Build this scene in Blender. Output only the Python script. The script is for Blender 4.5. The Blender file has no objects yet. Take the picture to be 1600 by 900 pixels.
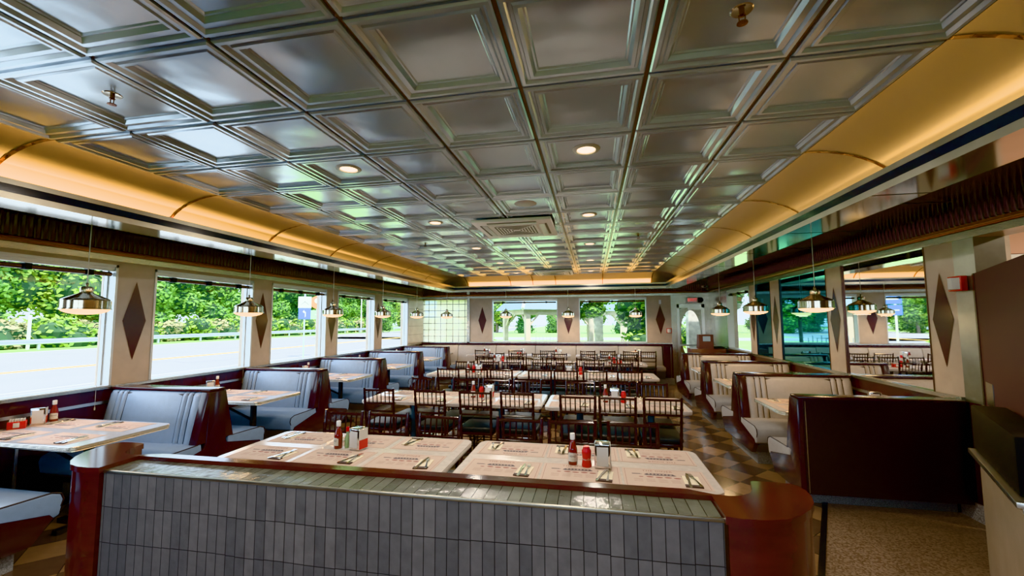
import bpy, bmesh, math, random
from mathutils import Vector, Matrix
R = random.Random(7)
PI = math.pi
scene = bpy.context.scene
COL = scene.collection

# ---------------------------------------------------------------- materials
def newmat(name):
    m = bpy.data.materials.new(name); m.use_nodes = True
    nt = m.node_tree; b = nt.nodes['Principled BSDF']
    return m, nt, b
def setp(b, **k):
    for n, v in k.items():
        n = n.replace('_', ' ')
        if n in b.inputs: b.inputs[n].default_value = v
def mat(name, col, rough=.5, metal=0., noise=0., nscale=8., bump=0., bscale=60., stretch=None, **k):
    m, nt, b = newmat(name)
    setp(b, Base_Color=(*col, 1), Roughness=rough, Metallic=metal)
    for n, v in k.items():
        b.inputs[n.replace('_', ' ')].default_value = v
    if noise or bump:
        tc = nt.nodes.new('ShaderNodeTexCoord'); mp = nt.nodes.new('ShaderNodeMapping')
        nt.links.new(tc.outputs['Object'], mp.inputs[0])
        if stretch: mp.inputs['Scale'].default_value = stretch
    if noise:
        n1 = nt.nodes.new('ShaderNodeTexNoise'); n1.inputs['Scale'].default_value = nscale; n1.inputs['Detail'].default_value = 5
        nt.links.new(mp.outputs[0], n1.inputs['Vector'])
        rp = nt.nodes.new('ShaderNodeMapRange'); rp.inputs['From Min'].default_value = .3; rp.inputs['From Max'].default_value = .7
        rp.inputs['To Min'].default_value = 1 - noise; rp.inputs['To Max'].default_value = 1 + noise
        nt.links.new(n1.outputs['Fac'], rp.inputs['Value'])
        hs = nt.nodes.new('ShaderNodeHueSaturation'); hs.inputs['Color'].default_value = (*col, 1)
        nt.links.new(rp.outputs[0], hs.inputs['Value']); nt.links.new(hs.outputs[0], b.inputs['Base Color'])
    if bump:
        n2 = nt.nodes.new('ShaderNodeTexNoise'); n2.inputs['Scale'].default_value = bscale; n2.inputs['Detail'].default_value = 3
        nt.links.new(mp.outputs[0], n2.inputs['Vector'])
        bp = nt.nodes.new('ShaderNodeBump'); bp.inputs['Strength'].default_value = bump; bp.inputs['Distance'].default_value = .01
        nt.links.new(n2.outputs['Fac'], bp.inputs['Height']); nt.links.new(bp.outputs[0], b.inputs['Normal'])
    return m
def emis(name, col, s):
    m, nt, b = newmat(name); setp(b, Base_Color=(*col, 1), Roughness=.4)
    b.inputs['Emission Color'].default_value = (*col, 1); b.inputs['Emission Strength'].default_value = s
    return m

M = {}
M['laminate'] = mat('beige_laminate', (.50, .41, .32), .22, noise=.08, nscale=5, bump=.05, bscale=90)
M['diamond'] = mat('maroon_inlay', (.050, .012, .012), .22, Specular_IOR_Level=.3)
M['maroon'] = mat('maroon_laminate', (.030, .008, .011), .2, noise=.25, nscale=6, stretch=(1, 1, .25))
M['wood'] = mat('mahogany_gloss', (.060, .013, .012), .10, noise=.3, nscale=5, stretch=(.6, 4, 4))
M['darkpanel'] = mat('dark_maroon_panel', (.010, .0022, .003), .4)
M['steel'] = mat('brushed_steel', (.46, .46, .42), .24, 1, noise=.15, nscale=3, bump=.15, bscale=30, stretch=(1, 1, 8))
M['alu'] = mat('aluminium', (.72, .75, .74), .3, 1)
M['whitealu'] = mat('pale_aluminium', (.62, .66, .66), .35, .35)
M['navy'] = mat('navy_enamel', (.008, .014, .035), .18)
M['fascia'] = mat('satin_fascia_metal', (.42, .40, .33), .32, 1, noise=.15, nscale=4)
M['soffit'] = mat('mirror_steel_soffit', (.55, .55, .50), .10, 1, noise=.1, nscale=2, bump=.05, bscale=3)
M['cove'] = mat('satin_cove_metal', (.74, .68, .60), .28, .75, bump=.1, bscale=2)
M['band'] = mat('dark_ribbed_metal', (.045, .018, .014), .22, .6)
M['copper'] = mat('copper_roll', (.20, .07, .03), .2, .8, bump=.3, bscale=25)
M['vinyl'] = mat('grey_vinyl', (.46, .44, .42), .38, noise=.05, nscale=20, bump=.1, bscale=120)
M['vinyl2'] = mat('dark_grey_vinyl', (.16, .16, .165), .45)
M['vinyl_bluelit'] = mat('grey_vinyl_bluelit', (.26, .38, .56), .34, noise=.05, nscale=20, bump=.1, bscale=120)  # grey vinyl with the blue of the window light mixed into its colour
M['piping'] = mat('dark_piping', (.03, .02, .02), .5)
M['plinth'] = mat('speckled_plinth', (.30, .30, .29), .6, noise=.5, nscale=140)
M['table'] = mat('cream_laminate_top', (.66, .58, .52), .18, noise=.08, nscale=25)
M['top_bluelit'] = mat('white_top_bluelit', (.50, .57, .68), .14, noise=.08, nscale=25)  # white top, bluish window light put into the base colour
M['edge'] = mat('fluted_aluminium_edge', (.70, .66, .58), .25, .9)
M['iron'] = mat('black_cast_iron', (.012, .012, .014), .4)
M['greypost'] = mat('slate_blue_steel_post', (.10, .15, .20), .35, .3)
M['chair'] = mat('mahogany_resin', (.020, .005, .006), .16)
M['cushion'] = mat('black_cushion_vinyl', (.010, .014, .017), .45, bump=.2, bscale=60)
M['paper'] = mat('placemat_paper', (.60, .45, .36), .7)
M['ink'] = mat('grey_ink', (.10, .075, .09), .7)
M['redink'] = mat('brick_red_ink', (.30, .10, .08), .7)
M['napkin'] = mat('paper_napkin', (.86, .76, .56), .8)
M['strap'] = mat('dark_band', (.05, .028, .028), .6)
M['cutlery'] = mat('polished_cutlery', (.75, .72, .66), .12, 1)
M['chrome'] = mat('chrome', (.80, .80, .80), .08, 1)
M['lampmetal'] = mat('antique_nickel', (.50, .46, .38), .14, 1)
M['white'] = mat('white_plastic', (.72, .72, .70), .4)
M['offwhite'] = mat('white_enamel', (.60, .58, .55), .4)
M['acwhite'] = mat('bright_white_enamel', (.92, .88, .87), .5)
M['vent'] = mat('grille_shadow', (.13, .13, .13), .6)
M['black'] = mat('black_plastic', (.0025, .0025, .003), .7, Specular_IOR_Level=.25)
M['poststeel'] = mat('dull_post_steel', (.30, .31, .28), .38, 1, noise=.2, nscale=4)
M['red'] = mat('red_plastic', (.55, .012, .012), .25)
M['ketchup'] = mat('ketchup_glass', (.16, .008, .006), .08, Coat_Weight=.5)
M['label'] = mat('white_label', (.70, .70, .64), .5)
M['green'] = mat('green_label', (.35, .55, .30), .5)
M['brownwood'] = mat('brown_wood_box', (.12, .03, .018), .3, noise=.2)
M['lens'] = emis('warm_lens', (1., .62, .28), 9)
M['bowl'] = emis('glowing_bowl', (1., .56, .20), 3.2)
M['exitred'] = emis('exit_red', (.9, .10, .08), .8)
M['peach'] = mat('peach_wall', (.62, .36, .25), .7)
M['asphalt'] = mat('pale_asphalt', (.21, .215, .225), .9, noise=.16, nscale=.5)
M['concrete'] = mat('concrete', (.34, .345, .34), .9, noise=.06, nscale=1)
M['yellow'] = mat('yellow_paint', (.85, .55, .12), .8)
M['crack'] = mat('crack_sealer', (.16, .16, .18), .8)
M['grass'] = mat('lawn', (.27, .42, .13), .95, noise=.35, nscale=1.6)
M['verge'] = mat('rough_verge', (.20, .36, .08), .95, noise=.5, nscale=1.1)
M['galv'] = mat('galvanised_steel', (.50, .56, .62), .35, .7)
M['bark'] = mat('bark', (.16, .13, .10), .9, noise=.4, nscale=6)
M['timber'] = mat('weathered_timber', (.42, .36, .30), .8, noise=.2, nscale=3)
M['stone'] = mat('pale_stone', (.55, .52, .48), .85, noise=.35, nscale=6, bump=.6, bscale=8)
M['roofing'] = mat('blue_grey_shingle', (.22, .38, .46), .7, noise=.12, nscale=6)
M['signblue'] = mat('sign_blue', (.01, .16, .62), .4)
M['signwhite'] = mat('sign_white', (.75, .76, .75), .4)
M['orange'] = mat('sign_orange', (.85, .33, .06), .4)
M['signgreen'] = mat('pale_green_sign', (.45, .68, .50), .4)
M['signblack'] = mat('sign_black', (.02, .02, .02), .5)

def leafmat(name, c1, c2):
    m, nt, b = newmat(name)
    g = nt.nodes.new('ShaderNodeNewGeometry'); cr = nt.nodes.new('ShaderNodeValToRGB')
    cr.color_ramp.elements[0].color = (*c1, 1); cr.color_ramp.elements[1].color = (*c2, 1)
    nt.links.new(g.outputs['Random Per Island'], cr.inputs[0])
    nt.links.new(cr.outputs[0], b.inputs['Base Color']); setp(b, Roughness=.6)
    tr = nt.nodes.new('ShaderNodeBsdfTranslucent'); nt.links.new(cr.outputs[0], tr.inputs[0])
    mx = nt.nodes.new('ShaderNodeMixShader'); mx.inputs[0].default_value = .35
    out = nt.nodes['Material Output']
    nt.links.new(b.outputs[0], mx.inputs[1]); nt.links.new(tr.outputs[0], mx.inputs[2]); nt.links.new(mx.outputs[0], out.inputs[0])
    return m
M['leafA'] = leafmat('leaves_mid_green', (.035, .15, .022), (.22, .48, .06))
M['leafB'] = leafmat('leaves_yellow_green', (.08, .24, .02), (.42, .62, .08))
M['leafC'] = leafmat('leaves_deep_green', (.02, .10, .025), (.12, .34, .07))
M['leafD'] = leafmat('dry_undergrowth', (.16, .20, .06), (.55, .48, .28))
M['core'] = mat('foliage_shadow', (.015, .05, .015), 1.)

def glassmat(name, tint, refl=1.0):
    m, nt, b = newmat(name)
    nt.nodes.remove(b)
    t = nt.nodes.new('ShaderNodeBsdfTransparent'); t.inputs[0].default_value = (*tint, 1)
    gl = nt.nodes.new('ShaderNodeBsdfGlossy'); gl.inputs['Roughness'].default_value = .01
    fr = nt.nodes.new('ShaderNodeFresnel'); fr.inputs[0].default_value = 1.45
    mu = nt.nodes.new('ShaderNodeMath'); mu.operation = 'MULTIPLY'; mu.inputs[1].default_value = refl
    mx = nt.nodes.new('ShaderNodeMixShader'); out = nt.nodes['Material Output']
    nt.links.new(fr.outputs[0], mu.inputs[0]); nt.links.new(mu.outputs[0], mx.inputs[0])
    nt.links.new(t.outputs[0], mx.inputs[1]); nt.links.new(gl.outputs[0], mx.inputs[2]); nt.links.new(mx.outputs[0], out.inputs[0])
    return m
M['glass'] = glassmat('window_glass', (.96, .985, .98), .35)
M['mirror'] = mat('clear_mirror', (.80, .80, .78), .015, 1)
M['bluemirror'] = mat('blue_tinted_mirror', (.07, .33, .42), .02, 1)
# glass block: cloudy translucent cells with grout lines
def blockmat():
    m, nt, b = newmat('glass_block')
    tc = nt.nodes.new('ShaderNodeTexCoord'); br = nt.nodes.new('ShaderNodeTexBrick')
    sep = nt.nodes.new('ShaderNodeSeparateXYZ'); cb = nt.nodes.new('ShaderNodeCombineXYZ')
    nt.links.new(tc.outputs['Object'], sep.inputs[0]); nt.links.new(sep.outputs[0], cb.inputs[0]); nt.links.new(sep.outputs[2], cb.inputs[1])
    nt.links.new(cb.outputs[0], br.inputs['Vector'])
    br.offset = 0; br.inputs['Scale'].default_value = 1; br.inputs['Brick Width'].default_value = .195; br.inputs['Row Height'].default_value = .195
    br.inputs['Mortar Size'].default_value = .013; br.inputs['Mortar Smooth'].default_value = .3
    no = nt.nodes.new('ShaderNodeTexNoise'); no.inputs['Scale'].default_value = 22
    nt.links.new(tc.outputs['Object'], no.inputs['Vector'])
    tl = nt.nodes.new('ShaderNodeBsdfTranslucent'); tl.inputs[0].default_value = (1, .90, .66, 1)
    tp = nt.nodes.new('ShaderNodeBsdfTransparent'); tp.inputs[0].default_value = (1, .98, .85, 1)
    m1 = nt.nodes.new('ShaderNodeMixShader'); mrb = nt.nodes.new('ShaderNodeMapRange'); mrb.inputs['To Min'].default_value = .55; mrb.inputs['To Max'].default_value = 1
    nt.links.new(no.outputs['Fac'], mrb.inputs[0]); nt.links.new(mrb.outputs[0], m1.inputs[0])
    nt.links.new(tp.outputs[0], m1.inputs[1]); nt.links.new(tl.outputs[0], m1.inputs[2])
    setp(b, Base_Color=(.28, .30, .26, 1), Roughness=.8)
    m2 = nt.nodes.new('ShaderNodeMixShader'); nt.links.new(br.outputs['Fac'], m2.inputs[0])
    nt.links.new(m1.outputs[0], m2.inputs[1]); nt.links.new(b.outputs[0], m2.inputs[2])
    gl = nt.nodes.new('ShaderNodeBsdfGlossy'); gl.inputs['Roughness'].default_value = .08
    m3 = nt.nodes.new('ShaderNodeMixShader'); m3.inputs[0].default_value = .08
    nt.links.new(m2.outputs[0], m3.inputs[1]); nt.links.new(gl.outputs[0], m3.inputs[2])
    nt.links.new(m3.outputs[0], nt.nodes['Material Output'].inputs[0])
    return m
M['block'] = blockmat()
# floor: diagonal checker of brown and tan tiles
def floormat():
    m, nt, b = newmat('diagonal_checker_tile')
    tc = nt.nodes.new('ShaderNodeTexCoord'); mp = nt.nodes.new('ShaderNodeMapping')
    T = .30
    mp.inputs['Rotation'].default_value = (0, 0, PI/4); mp.inputs['Location'].default_value = (-.003, .002, .1)
    nt.links.new(tc.outputs['Object'], mp.inputs[0])
    ck = nt.nodes.new('ShaderNodeTexChecker'); ck.inputs['Scale'].default_value = 1/T
    ck.inputs[2].default_value = (.27, .165, .10, 1); ck.inputs[1].default_value = (.105, .072, .056, 1)
    nt.links.new(mp.outputs[0], ck.inputs[0])
    br = nt.nodes.new('ShaderNodeTexBrick'); br.offset = 0; br.inputs['Scale'].default_value = 1
    br.inputs['Brick Width'].default_value = T; br.inputs['Row Height'].default_value = T; br.inputs['Mortar Size'].default_value = .0035
    br.inputs['Color1'].default_value = (.75, .75, .75, 1); br.inputs['Color2'].default_value = (1.15, 1.15, 1.15, 1); br.inputs['Bias'].default_value = 0
    nt.links.new(mp.outputs[0], br.inputs['Vector'])
    mu = nt.nodes.new('ShaderNodeMix'); mu.data_type = 'RGBA'; mu.blend_type = 'MULTIPLY'; mu.inputs[0].default_value = 1
    nt.links.new(ck.outputs[0], mu.inputs[6]); nt.links.new(br.outputs['Color'], mu.inputs[7])
    no = nt.nodes.new('ShaderNodeTexNoise'); no.inputs['Scale'].default_value = 14; no.inputs['Detail'].default_value = 6
    nt.links.new(tc.outputs['Object'], no.inputs['Vector'])
    rp = nt.nodes.new('ShaderNodeMapRange'); rp.inputs['To Min'].default_value = .8; rp.inputs['To Max'].default_value = 1.2
    nt.links.new(no.outputs['Fac'], rp.inputs[0])
    hs = nt.nodes.new('ShaderNodeHueSaturation'); nt.links.new(mu.outputs[2], hs.inputs['Color']); nt.links.new(rp.outputs[0], hs.inputs['Value'])
    mo = nt.nodes.new('ShaderNodeMix'); mo.data_type = 'RGBA'; mo.inputs[7].default_value = (.05, .04, .035, 1)
    nt.links.new(br.outputs['Fac'], mo.inputs[0]); nt.links.new(hs.outputs[0], mo.inputs[6]); nt.links.new(mo.outputs[2], b.inputs['Base Color'])
    setp(b, Roughness=.17)
    bp = nt.nodes.new('ShaderNodeBump'); bp.inputs['Strength'].default_value = .35; bp.inputs['Distance'].default_value = .003; bp.invert = True
    nt.links.new(br.outputs['Fac'], bp.inputs['Height']); nt.links.new(bp.outputs[0], b.inputs['Normal'])
    return m
M['floor'] = floormat()
def terrazzo(name, c1, c2, sc):
    m, nt, b = newmat(name)
    tc = nt.nodes.new('ShaderNodeTexCoord'); v = nt.nodes.new('ShaderNodeTexVoronoi'); v.inputs['Scale'].default_value = sc
    nt.links.new(tc.outputs['Object'], v.inputs['Vector'])
    cr = nt.nodes.new('ShaderNodeValToRGB'); cr.color_ramp.elements[0].position = .2; cr.color_ramp.elements[1].position = .75
    cr.color_ramp.elements[0].color = (*c2, 1); cr.color_ramp.elements[1].color = (*c1, 1)
    sp = nt.nodes.new('ShaderNodeSeparateColor'); nt.links.new(v.outputs['Color'], sp.inputs[0])
    nt.links.new(sp.outputs[0], cr.inputs[0]); nt.links.new(cr.outputs[0], b.inputs['Base Color']); setp(b, Roughness=.35)
    return m
M['terrazzo'] = terrazzo('tan_terrazzo', (.34, .25, .19), (.15, .10, .07), 95)
M['terrazzow'] = terrazzo('white_terrazzo', (.62, .60, .58), (.30, .28, .27), 110)
# zellige style stacked wall tile (vertical bricks in x/z or x/y)
def tilemat(name, ax, w, h, c1, c2, rough, loc=(0, 0, 0), bumpy=.3):
    m, nt, b = newmat(name)
    tc = nt.nodes.new('ShaderNodeTexCoord'); sep = nt.nodes.new('ShaderNodeSeparateXYZ'); cb = nt.nodes.new('ShaderNodeCombineXYZ')
    nt.links.new(tc.outputs['Object'], sep.inputs[0])
    no0 = nt.nodes.new('ShaderNodeTexNoise'); no0.noise_dimensions = '1D'; no0.inputs['Scale'].default_value = 1.4
    sn = nt.nodes.new('ShaderNodeMath'); sn.operation = 'SNAP'; sn.inputs[1].default_value = w
    nt.links.new(sep.outputs[0], sn.inputs[0]); nt.links.new(sn.outputs[0], no0.inputs['W'])
    ad = nt.nodes.new('ShaderNodeMath'); ad.operation = 'MULTIPLY_ADD'; ad.inputs[1].default_value = .05 if ax == 2 else 0
    nt.links.new(no0.outputs['Fac'], ad.inputs[0]); nt.links.new(sep.outputs[ax], ad.inputs[2])
    nt.links.new(sep.outputs[0], cb.inputs[0]); nt.links.new(ad.outputs[0], cb.inputs[1])
    mp = nt.nodes.new('ShaderNodeMapping'); mp.inputs['Location'].default_value = loc
    nt.links.new(cb.outputs[0], mp.inputs[0])
    br = nt.nodes.new('ShaderNodeTexBrick'); br.offset = 0; br.inputs['Scale'].default_value = 1
    br.inputs['Brick Width'].default_value = w; br.inputs['Row Height'].default_value = h; br.inputs['Mortar Size'].default_value = .0016
    br.inputs['Color1'].default_value = (*c1, 1); br.inputs['Color2'].default_value = (*c2, 1); br.inputs['Mortar'].default_value = (.015, .014, .013, 1)
    br.inputs['Mortar Smooth'].default_value = .2
    nt.links.new(mp.outputs[0], br.inputs['Vector'])
    no = nt.nodes.new('ShaderNodeTexNoise'); no.inputs['Scale'].default_value = 18; no.inputs['Detail'].default_value = 6
    nt.links.new(tc.outputs['Object'], no.inputs['Vector'])
    rp = nt.nodes.new('ShaderNodeMapRange'); rp.inputs['To Min'].default_value = .75; rp.inputs['To Max'].default_value = 1.25
    nt.links.new(no.outputs['Fac'], rp.inputs[0])
    hs = nt.nodes.new('ShaderNodeHueSaturation'); nt.links.new(br.outputs['Color'], hs.inputs['Color']); nt.links.new(rp.outputs[0], hs.inputs['Value'])
    nt.links.new(hs.outputs[0], b.inputs['Base Color']); setp(b, Roughness=rough)
    # each tile leans a little: per-tile random bump
    b1 = nt.nodes.new('ShaderNodeBump'); b1.inputs['Strength'].default_value = .8; b1.inputs['Distance'].default_value = .003; b1.invert = True
    nt.links.new(br.outputs['Fac'], b1.inputs['Height'])
    b2 = nt.nodes.new('ShaderNodeBump'); b2.inputs['Strength'].default_value = bumpy; b2.inputs['Distance'].default_value = .006
    nt.links.new(no.outputs['Fac'], b2.inputs['Height']); nt.links.new(b1.outputs[0], b2.inputs['Normal']); nt.links.new(b2.outputs[0], b.inputs['Normal'])
    return m
M['facetile'] = tilemat('grey_stacked_tile', 2, .0535, .178, (.17, .165, .165), (.115, .115, .118), .45, (0, -.067, 0))
M['ledgetile'] = tilemat('glazed_ledge_tile', 1, .0535, .4, (.17, .18, .15), (.10, .105, .09), .14, (0, .25, 0), .8)
# ceiling metal with gentle sag so reflections warp
def ceilmat():
    m, nt, b = newmat('pressed_steel_panel')
    setp(b, Base_Color=(.57, .69, .80, 1), Metallic=.60, Roughness=.19)
    tc = nt.nodes.new('ShaderNodeTexCoord'); no = nt.nodes.new('ShaderNodeTexNoise'); no.inputs['Scale'].default_value = 2.4; no.inputs['Detail'].default_value = 1.5
    nt.links.new(tc.outputs['Object'], no.inputs['Vector'])
    bp = nt.nodes.new('ShaderNodeBump'); bp.inputs['Strength'].default_value = .75; bp.inputs['Distance'].default_value = .022
    nt.links.new(no.outputs['Fac'], bp.inputs['Height']); nt.links.new(bp.outputs[0], b.inputs['Normal'])
    return m
M['ceil'] = ceilmat()
M['tbar'] = mat('brown_tee_bar', (.10, .06, .05), .25, .8)

# ---------------------------------------------------------------- mesh helpers
class MB:
    def __init__(s): s.v = []; s.f = []; s.mi = []; s.mats = []; s.sm = []
    def m(s, mt):
        if mt not in s.mats: s.mats.append(mt)
        return s.mats.index(mt)
    def add(s, vs, fs, mt, smooth=False):
        o = len(s.v); i = s.m(mt); s.v += [tuple(v) for v in vs]
        for f in fs: s.f.append([o + k for k in f]); s.mi.append(i); s.sm.append(smooth)
    def box(s, x0, x1, y0, y1, z0, z1, mt, M4=None):
        vs = [Vector(p) for p in ((x0,y0,z0),(x1,y0,z0),(x1,y1,z0),(x0,y1,z0),(x0,y0,z1),(x1,y0,z1),(x1,y1,z1),(x0,y1,z1))]
        if M4: vs = [M4 @ v for v in vs]
        s.add(vs, [(0,3,2,1),(4,5,6,7),(0,1,5,4),(1,2,6,5),(2,3,7,6),(3,0,4,7)], mt)
    def prism(s, poly, a, b, mt, axis='z', smooth=False, top=None):
        n = len(poly)
        def P(p, h):
            return {'z': (p[0], p[1], h), 'x': (h, p[0], p[1]), 'y': (p[0], h, p[1])}[axis]
        vs = [P(p, a) for p in poly] + [P(p, b) for p in poly]
        s.add(vs, [(i, (i+1) % n, n+(i+1) % n, n+i) for i in range(n)], mt, smooth)
        s.add(vs, [tuple(range(n-1, -1, -1)), tuple(range(n, 2*n))], top or mt)
    def lathe(s, prof, c, mt, seg=24, M4=None, smooth=True, close=True):
        vs = []; n = len(prof)
        for k in range(seg):
            a = 2*PI*k/seg
            for r, z in prof:
                v = Vector((r*math.cos(a), r*math.sin(a), z))
                if M4: v = M4 @ v
                vs.append(v + Vector(c))
        fs = []
        for k in range(seg):
            k2 = (k+1) % seg
            for i in range(n-1): fs.append((k*n+i, k2*n+i, k2*n+i+1, k*n+i+1))
        s.add(vs, fs, mt, smooth)
        if close:
            for idx, rev in ((0, True), (n-1, False)):
                if prof[idx][0] > 1e-4:
                    loop = [vs[k*n+idx] for k in range(seg)]
                    if rev: loop = loop[::-1]
                    s.add(loop, [tuple(range(seg))], mt)
    def tube(s, p0, p1, r0, mt, r1=None, seg=10, rings=None):
        p0 = Vector(p0); p1 = Vector(p1); d = p1 - p0; L = d.length
        q = Vector((0, 0, 1)).rotation_difference(d.normalized()).to_matrix().to_4x4()
        r1 = r0 if r1 is None else r1
        if rings: prof = [(r, t*L) for t, r in rings]
        else: prof = [(r0, 0), (r1, L)]
        s.lathe(prof, p0, mt, seg, q)
    def build(s, name, parent=None, loc=(0, 0, 0), rotz=0, bevel=0, seg=2):
        me = bpy.data.meshes.new(name); me.from_pydata(s.v, [], s.f)
        for m_ in s.mats: me.materials.append(m_)
        me.polygons.foreach_set('material_index', s.mi); me.polygons.foreach_set('use_smooth', s.sm)
        me.validate(); me.update()
        bm = bmesh.new(); bm.from_mesh(me)
        bmesh.ops.remove_doubles(bm, verts=bm.verts, dist=1e-5)
        bmesh.ops.recalc_face_normals(bm, faces=bm.faces)
        if bevel:
            ed = [e for e in bm.edges if len(e.link_faces) == 2 and e.calc_face_angle(0) > .6]
            bmesh.ops.bevel(bm, geom=ed, offset=bevel, segments=seg, affect='EDGES', profile=.5, clamp_overlap=True)
        bm.to_mesh(me); bm.free(); me.set_sharp_from_angle(angle=.7)
        o = bpy.data.objects.new(name, me); COL.objects.link(o); o.parent = parent
        o.location = loc; o.rotation_euler = (0, 0, rotz)
        return o
def link(name, me, parent=None, loc=(0, 0, 0), rotz=0):
    o = bpy.data.objects.new(name, me); COL.objects.link(o); o.parent = parent; o.location = loc; o.rotation_euler = (0, 0, rotz)
    return o
def empty(name, loc=(0, 0, 0), rotz=0):
    o = bpy.data.objects.new(name, None); COL.objects.link(o); o.location = loc; o.rotation_euler = (0, 0, rotz); o.empty_display_size = .1
    return o
def tag(o, label, cat, group=None, kind=None):
    o['label'] = label; o['category'] = cat
    if group: o['group'] = group
    if kind: o['kind'] = kind
    return o
def st(o): o['kind'] = 'structure'; return o
def copytree(o, parent=None):
    c = o.copy(); COL.objects.link(c); c.parent = parent
    for ch in list(o.children): copytree(ch, c)
    return c
_tx = {}
def textmesh(txt, size, spacing=1.0):
    k = (txt, size, spacing)
    if k in _tx: return _tx[k]
    cu = bpy.data.curves.new('txt', 'FONT'); cu.body = txt; cu.size = size; cu.align_x = 'CENTER'; cu.align_y = 'CENTER'; cu.resolution_u = 2; cu.space_character = spacing
    ob = bpy.data.objects.new('txt', cu); COL.objects.link(ob)
    dg = bpy.context.evaluated_depsgraph_get(); dg.update()
    me = bpy.data.meshes.new_from_object(ob.evaluated_get(dg))
    vs = [v.co.copy() for v in me.vertices]; fs = [tuple(p.vertices) for p in me.polygons]
    bpy.data.objects.remove(ob); bpy.data.curves.remove(cu); bpy.data.meshes.remove(me)
    _tx[k] = (vs, fs); return _tx[k]
def addtext(mb, txt, size, fn, mt, spacing=1.0):
    vs, fs = textmesh(txt, size, spacing); mb.add([fn(v) for v in vs], fs, mt)

# ---------------------------------------------------------------- camera
CAMZ = 1.7
f, yaw, pit, rol = 649.2, -.1905, .0783, -.005
cy, sy, cp, sp_, cr_, sr = math.cos(yaw), math.sin(yaw), math.cos(pit), math.sin(pit), math.cos(rol), math.sin(rol)
F = Vector((sy*cp, cy*cp, sp_)); R0 = Vector((cy, -sy, 0)); U0 = R0.cross(F)
Rr = R0*cr_ + U0*sr; Uu = U0*cr_ - R0*sr
cd = bpy.data.cameras.new('camera'); cam = bpy.data.objects.new('camera', cd); COL.objects.link(cam)
cam.matrix_world = Matrix(((Rr.x, Uu.x, -F.x, 0), (Rr.y, Uu.y, -F.y, 0), (Rr.z, Uu.z, -F.z, CAMZ), (0, 0, 0, 1)))
cd.sensor_width = 36; cd.lens = f/1600*36; cd.clip_start = .05; cd.clip_end = 500
scene.camera = cam

XL, XR, YB = -5.2, 3.15, 12.2
CX0, CX1, CY1, ZC, T = -3.384, 1.50, 10.52, 2.88, .61
ZS, ZH, ZT = 1.02, 2.34, 2.73       # sill, header, soffit
YN = -5.0                            # how far the room runs behind the camera

# ---------------------------------------------------------------- floor
mb = MB(); mb.box(XL-.3, 9, YN, YB+.3, -.2, 0, M['floor']); st(mb.build('floor'))
# terrazzo lobby inlay, its edge runs on the skew
mb = MB(); e0 = (2.10, 4.46); e1 = (0.1, .50)
mb.prism([e0, e1, (0.1, YN), (8, YN), (8, 4.46)], .0, .004, M['terrazzo']); st(mb.build('floor'))
mb = MB(); d = Vector((e1[0]-e0[0], e1[1]-e0[1])).normalized(); nrm = Vector((d.y, -d.x))
w = .045
mb.prism([(e0[0]-w, e0[1]), e0, e1, (e1[0]-w, e1[1])], .0, .012, M['iron'])
st(mb.build('trim_1'))

# ---------------------------------------------------------------- ceiling
def ceiling():
    mb = MB()
    prof = [(.010, .0), (.010, -.010), (.018, -.018), (.034, -.018), (.046, -.004), (.058, -.004), (.064, -.012), (.080, -.012), (.094, .006), (.102, .006), (.108, .012)]
    ny = int((CY1 - YN)/T) + 1
    for i in range(8):
        for j in range(ny):
            x0 = CX0 + i*T + .0; x1 = x0 + T*1.0006; y1 = CY1 - j*T; y0 = y1 - T
            cx, cyy = (x0+x1)/2, (y0+y1)/2; h = T/2
            vs = []
            for d_, z in prof:
                a = h - d_
                vs += [(cx-a, cyy-a, ZC+z), (cx+a, cyy-a, ZC+z), (cx+a, cyy+a, ZC+z), (cx-a, cyy+a, ZC+z)]
            fs = []
            for k in range(len(prof)-1):
                for q in range(4):
                    q2 = (q+1) % 4; fs.append((4*k+q, 4*k+4+q, 4*k+4+q2, 4*k+q2))
            n = 4*(len(prof)-1); fs.append((n, n+3, n+2, n+1))
            mb.add(vs, fs, M['ceil'])
    o = mb.build('ceiling')
    st(o)
    g = MB()
    for i in range(9): g.box(CX0+i*T-.012, CX0+i*T+.012, YN, CY1+.01, ZC-.001, ZC+.01, M['tbar'])
    for j in range(ny): g.box(CX0-.01, CX1+.01, CY1-j*T-.011, CY1-j*T+.011, ZC, ZC+.01, M['ceil'])
    p = g.build('grid_bar', o)
    r = MB(); r.box(XL-.5, 10.6, YN-3, YB+.9, 3.02, 3.3, M['offwhite']); st(r.build('ceiling'))
ceiling()
for x in (-1.85, -.02):  # added unseen lamps behind the camera, lighting the divider and near table
    for y in (1.04, -.79, -2.62):
        l = bpy.data.lights.new('downlight', 'AREA'); l.shape = 'DISK'; l.size = .12; l.energy = 9; l.color = (1, .88, .74)
        lo = bpy.data.objects.new('downlight_lamp', l); COL.objects.link(lo); lo.location = (x, y, ZC-.03)
# back wall for the lobby side behind the camera stays open glass front; roof overhang shades it

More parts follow.
